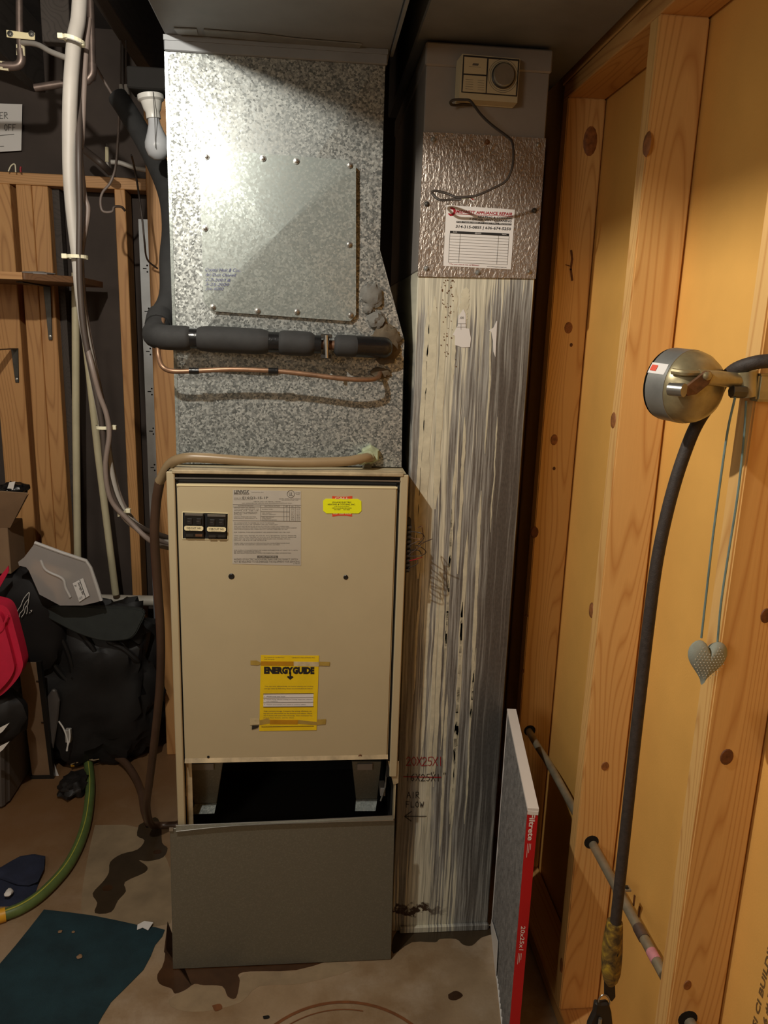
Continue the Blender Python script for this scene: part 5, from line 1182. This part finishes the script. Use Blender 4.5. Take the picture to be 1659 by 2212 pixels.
# white cable ends by the bag
wc = thing('white_cable', 'short white cable with a plug lying by the duffel bag', 'cable', P(150, 1620, Z=0))
for pts in ([(127, 1558, .16), (138, 1575, .11), (146, 1600, .06), (145, 1622, .02)], [(150, 1575, .11), (151, 1595, .07), (146, 1612, .03), (144, 1622, .02)]):
    obj('lead', MB().tube(spline([P(x, y, Y=2.43) for x, y, z in pts], 5), .0026, 6), 'white_ink', wc, True)
obj('plug', MB().box(*sorted((P(140, 1590, Y=2.45).x, P(152, 1590, Y=2.45).x)), 2.45, 2.47, P(145, 1605, Y=2.45).z, P(145, 1578, Y=2.45).z), 'cable_grey', wc, bevel=.002)
# green hose, drain branch
gh = thing('garden_hose', 'green garden hose with a yellow stripe curving over the floor', 'hose', P(150, 1870, Z=0))
gp = [(190, 1640), (195, 1690), (192, 1740), (184, 1785), (168, 1830), (145, 1872), (115, 1908), (80, 1940), (45, 1962), (10, 1976)]
gq = [P(x, y, Z=.016) for x, y in gp]
gs = spline(gq, 6)
obj('hose', MB().tube(gs, .0155, 14), 'hose_green', gh, True)
obj('stripe', MB().tube([p + V((.0005, -.0045, .0147)) for p in gs], .0017, 6), 'hose_stripe', gh, True)
obj('coupling', MB().tube([P(12, 1975, Z=.017), P(-30, 1988, Z=.017)], .018, 14), 'hose_end', gh, True)
db = tag(obj('branch_hose', MB().tube(spline([P(195, 1642, Z=.02), P(215, 1634, Z=.025), P(240, 1632, Z=.03), P(268, 1645, Z=.035), P(292, 1678, Z=.03), P(306, 1715, Z=.03), P(312, 1750, Z=.03), P(322, 1778, Z=.02)], 6), .0125, 12), 'hose_brown', None, True), 'brown hose branching from the drain hose to the green hose end', 'hose')
tw_ = thing('wire_tie', 'thin pale wire twisted round the green hose end', 'wire', P(190, 1640, Z=.03))
for pts in ([(165, 1603), (172, 1620), (188, 1638), (200, 1642), (214, 1640)], [(172, 1610), (185, 1595), (205, 1592), (218, 1600)], [(165, 1648), (180, 1642), (200, 1640)], [(153, 1652), (165, 1646), (182, 1642)]):
    obj('strand', MB().tube(spline([P(x, y, Z=.036) for x, y in pts], 4), .0022, 6), 'hose_tan', tw_, True)
obj('yellow_cap', MB().lathe(P(160, 1652, Z=.02), (-.5, -.5, .7), [(.008, 0), (.010, .006), (.006, .012)], 10), 'hose_end', tw_, True)
tag(obj('black_pouch', MB().blob(P(160, 1695, Z=.022), (.045, .060, .026), .3, 5, 2.4, 15, 24, 14, .001), 'black_rubber', None, True), 'small crumpled black pouch on the floor beside the green hose', 'pouch')
# navy cloth, teal mat
nv = thing('navy_cloth', 'folded navy blue cloth on the floor beside the green hose', 'cloth', P(40, 1920, Z=0))
def sheet(lst, z0, th_, amp, mat, parent, name, seed, per=2):
    q = spline([P(x, y, Z=z0) for x, y in lst] + [P(*lst[0], Z=z0)], per)[:-1]
    cen_ = sum(q, V()) / len(q); n_ = len(q); vs, fs = [], []; NRr = 9
    for r in range(NRr + 1):
        f = r / NRr
        for p in q:
            b = cen_.lerp(p, f); hgt = th_ * (1 if r < NRr else .15) + amp * abs(noise.noise(b * 11 + V((seed, 0, 0)))) * (1 - f ** 4)
            vs.append(V((b.x, b.y, z0 + hgt)))
    for r in range(NRr):
        for k in range(n_): fs.append((r * n_ + k, r * n_ + (k + 1) % n_, (r + 1) * n_ + (k + 1) % n_, (r + 1) * n_ + k))
    base = len(vs); vs += [V((p.x, p.y, z0)) for p in q]
    fs += [(NRr * n_ + k, NRr * n_ + (k + 1) % n_, base + (k + 1) % n_, base + k) for k in range(n_)] + [tuple(range(base, base + n_))]
    return obj(name, MB().add(vs, fs), mat, parent, True)
sheet([(-60, 1890), (0, 1880), (45, 1850), (98, 1850), (88, 1895), (68, 1950), (60, 1957), (0, 1958), (-60, 1960)], .001, .006, .012, 'navy', nv, 'lower_layer', 3)
sheet([(-60, 1885), (0, 1878), (46, 1850), (97, 1851), (82, 1905), (40, 1912), (0, 1898), (-60, 1895)], .015, .006, .010, 'navy', nv, 'folded_layer', 6)
tag(obj('white_crumb', MB().blob(P(19, 1928, Z=.024), (.010, .014, .006), .3, 4, 2.4, 2, 12, 8), 'paper', None, True), 'small white lump resting on the navy cloth', 'scrap')
mt = thing('floor_mat', 'dark teal fabric mat lying on the concrete in front of the furnace', 'mat', P(150, 2090, Z=0))
sheet([(95, 1965), (200, 1978), (300, 1999), (356, 2009), (335, 2042), (310, 2095), (240, 2165), (205, 2225), (150, 2300), (-80, 2330), (-160, 2230), (-70, 2150), (0, 2082), (60, 2010)], .001, .006, .003, 'teal', mt, 'mat', 12)
obj('care_tag', MB().prism([P(x, y, Z=.009) for x, y in ((297, 1998), (312, 1990), (331, 1993), (320, 2010), (308, 2004), (296, 2009))], (0, 0, .001)), 'paper', mt)
for x, y, s in ((130, 2012, .005), (158, 2013, .004), (172, 2066, .007)):
    obj('lint', MB().blob(P(x, y, Z=.010), (s, s, s * .4), .4, 5, 2, x, 10, 6), 'cardboard', mt, True)

# things that repeat belong together
for pre, grp in (('zip_tie', 'zip ties on the cable bundle'), ('cable', 'cables strapped in the bundle'), ('power_cable', 'cables strapped in the bundle'), ('wire_nut', 'wire caps beside the lampholder'),
                 ('loose_wire', 'loose wires by the wooden post'), ('branch_cable', 'short cables near the ceiling'), ('wire_stub', 'wire ends above the top plate'), ('water_pipe', 'copper water pipes overhead'),
                 ('ceiling_duct', 'ducts overhead'), ('plastic_pipe', 'slim ivory plastic pipes')):
    for o in scene.objects:
        if o.parent is None and 'label' in o and o.name.split('.')[0] == pre: o['group'] = grp
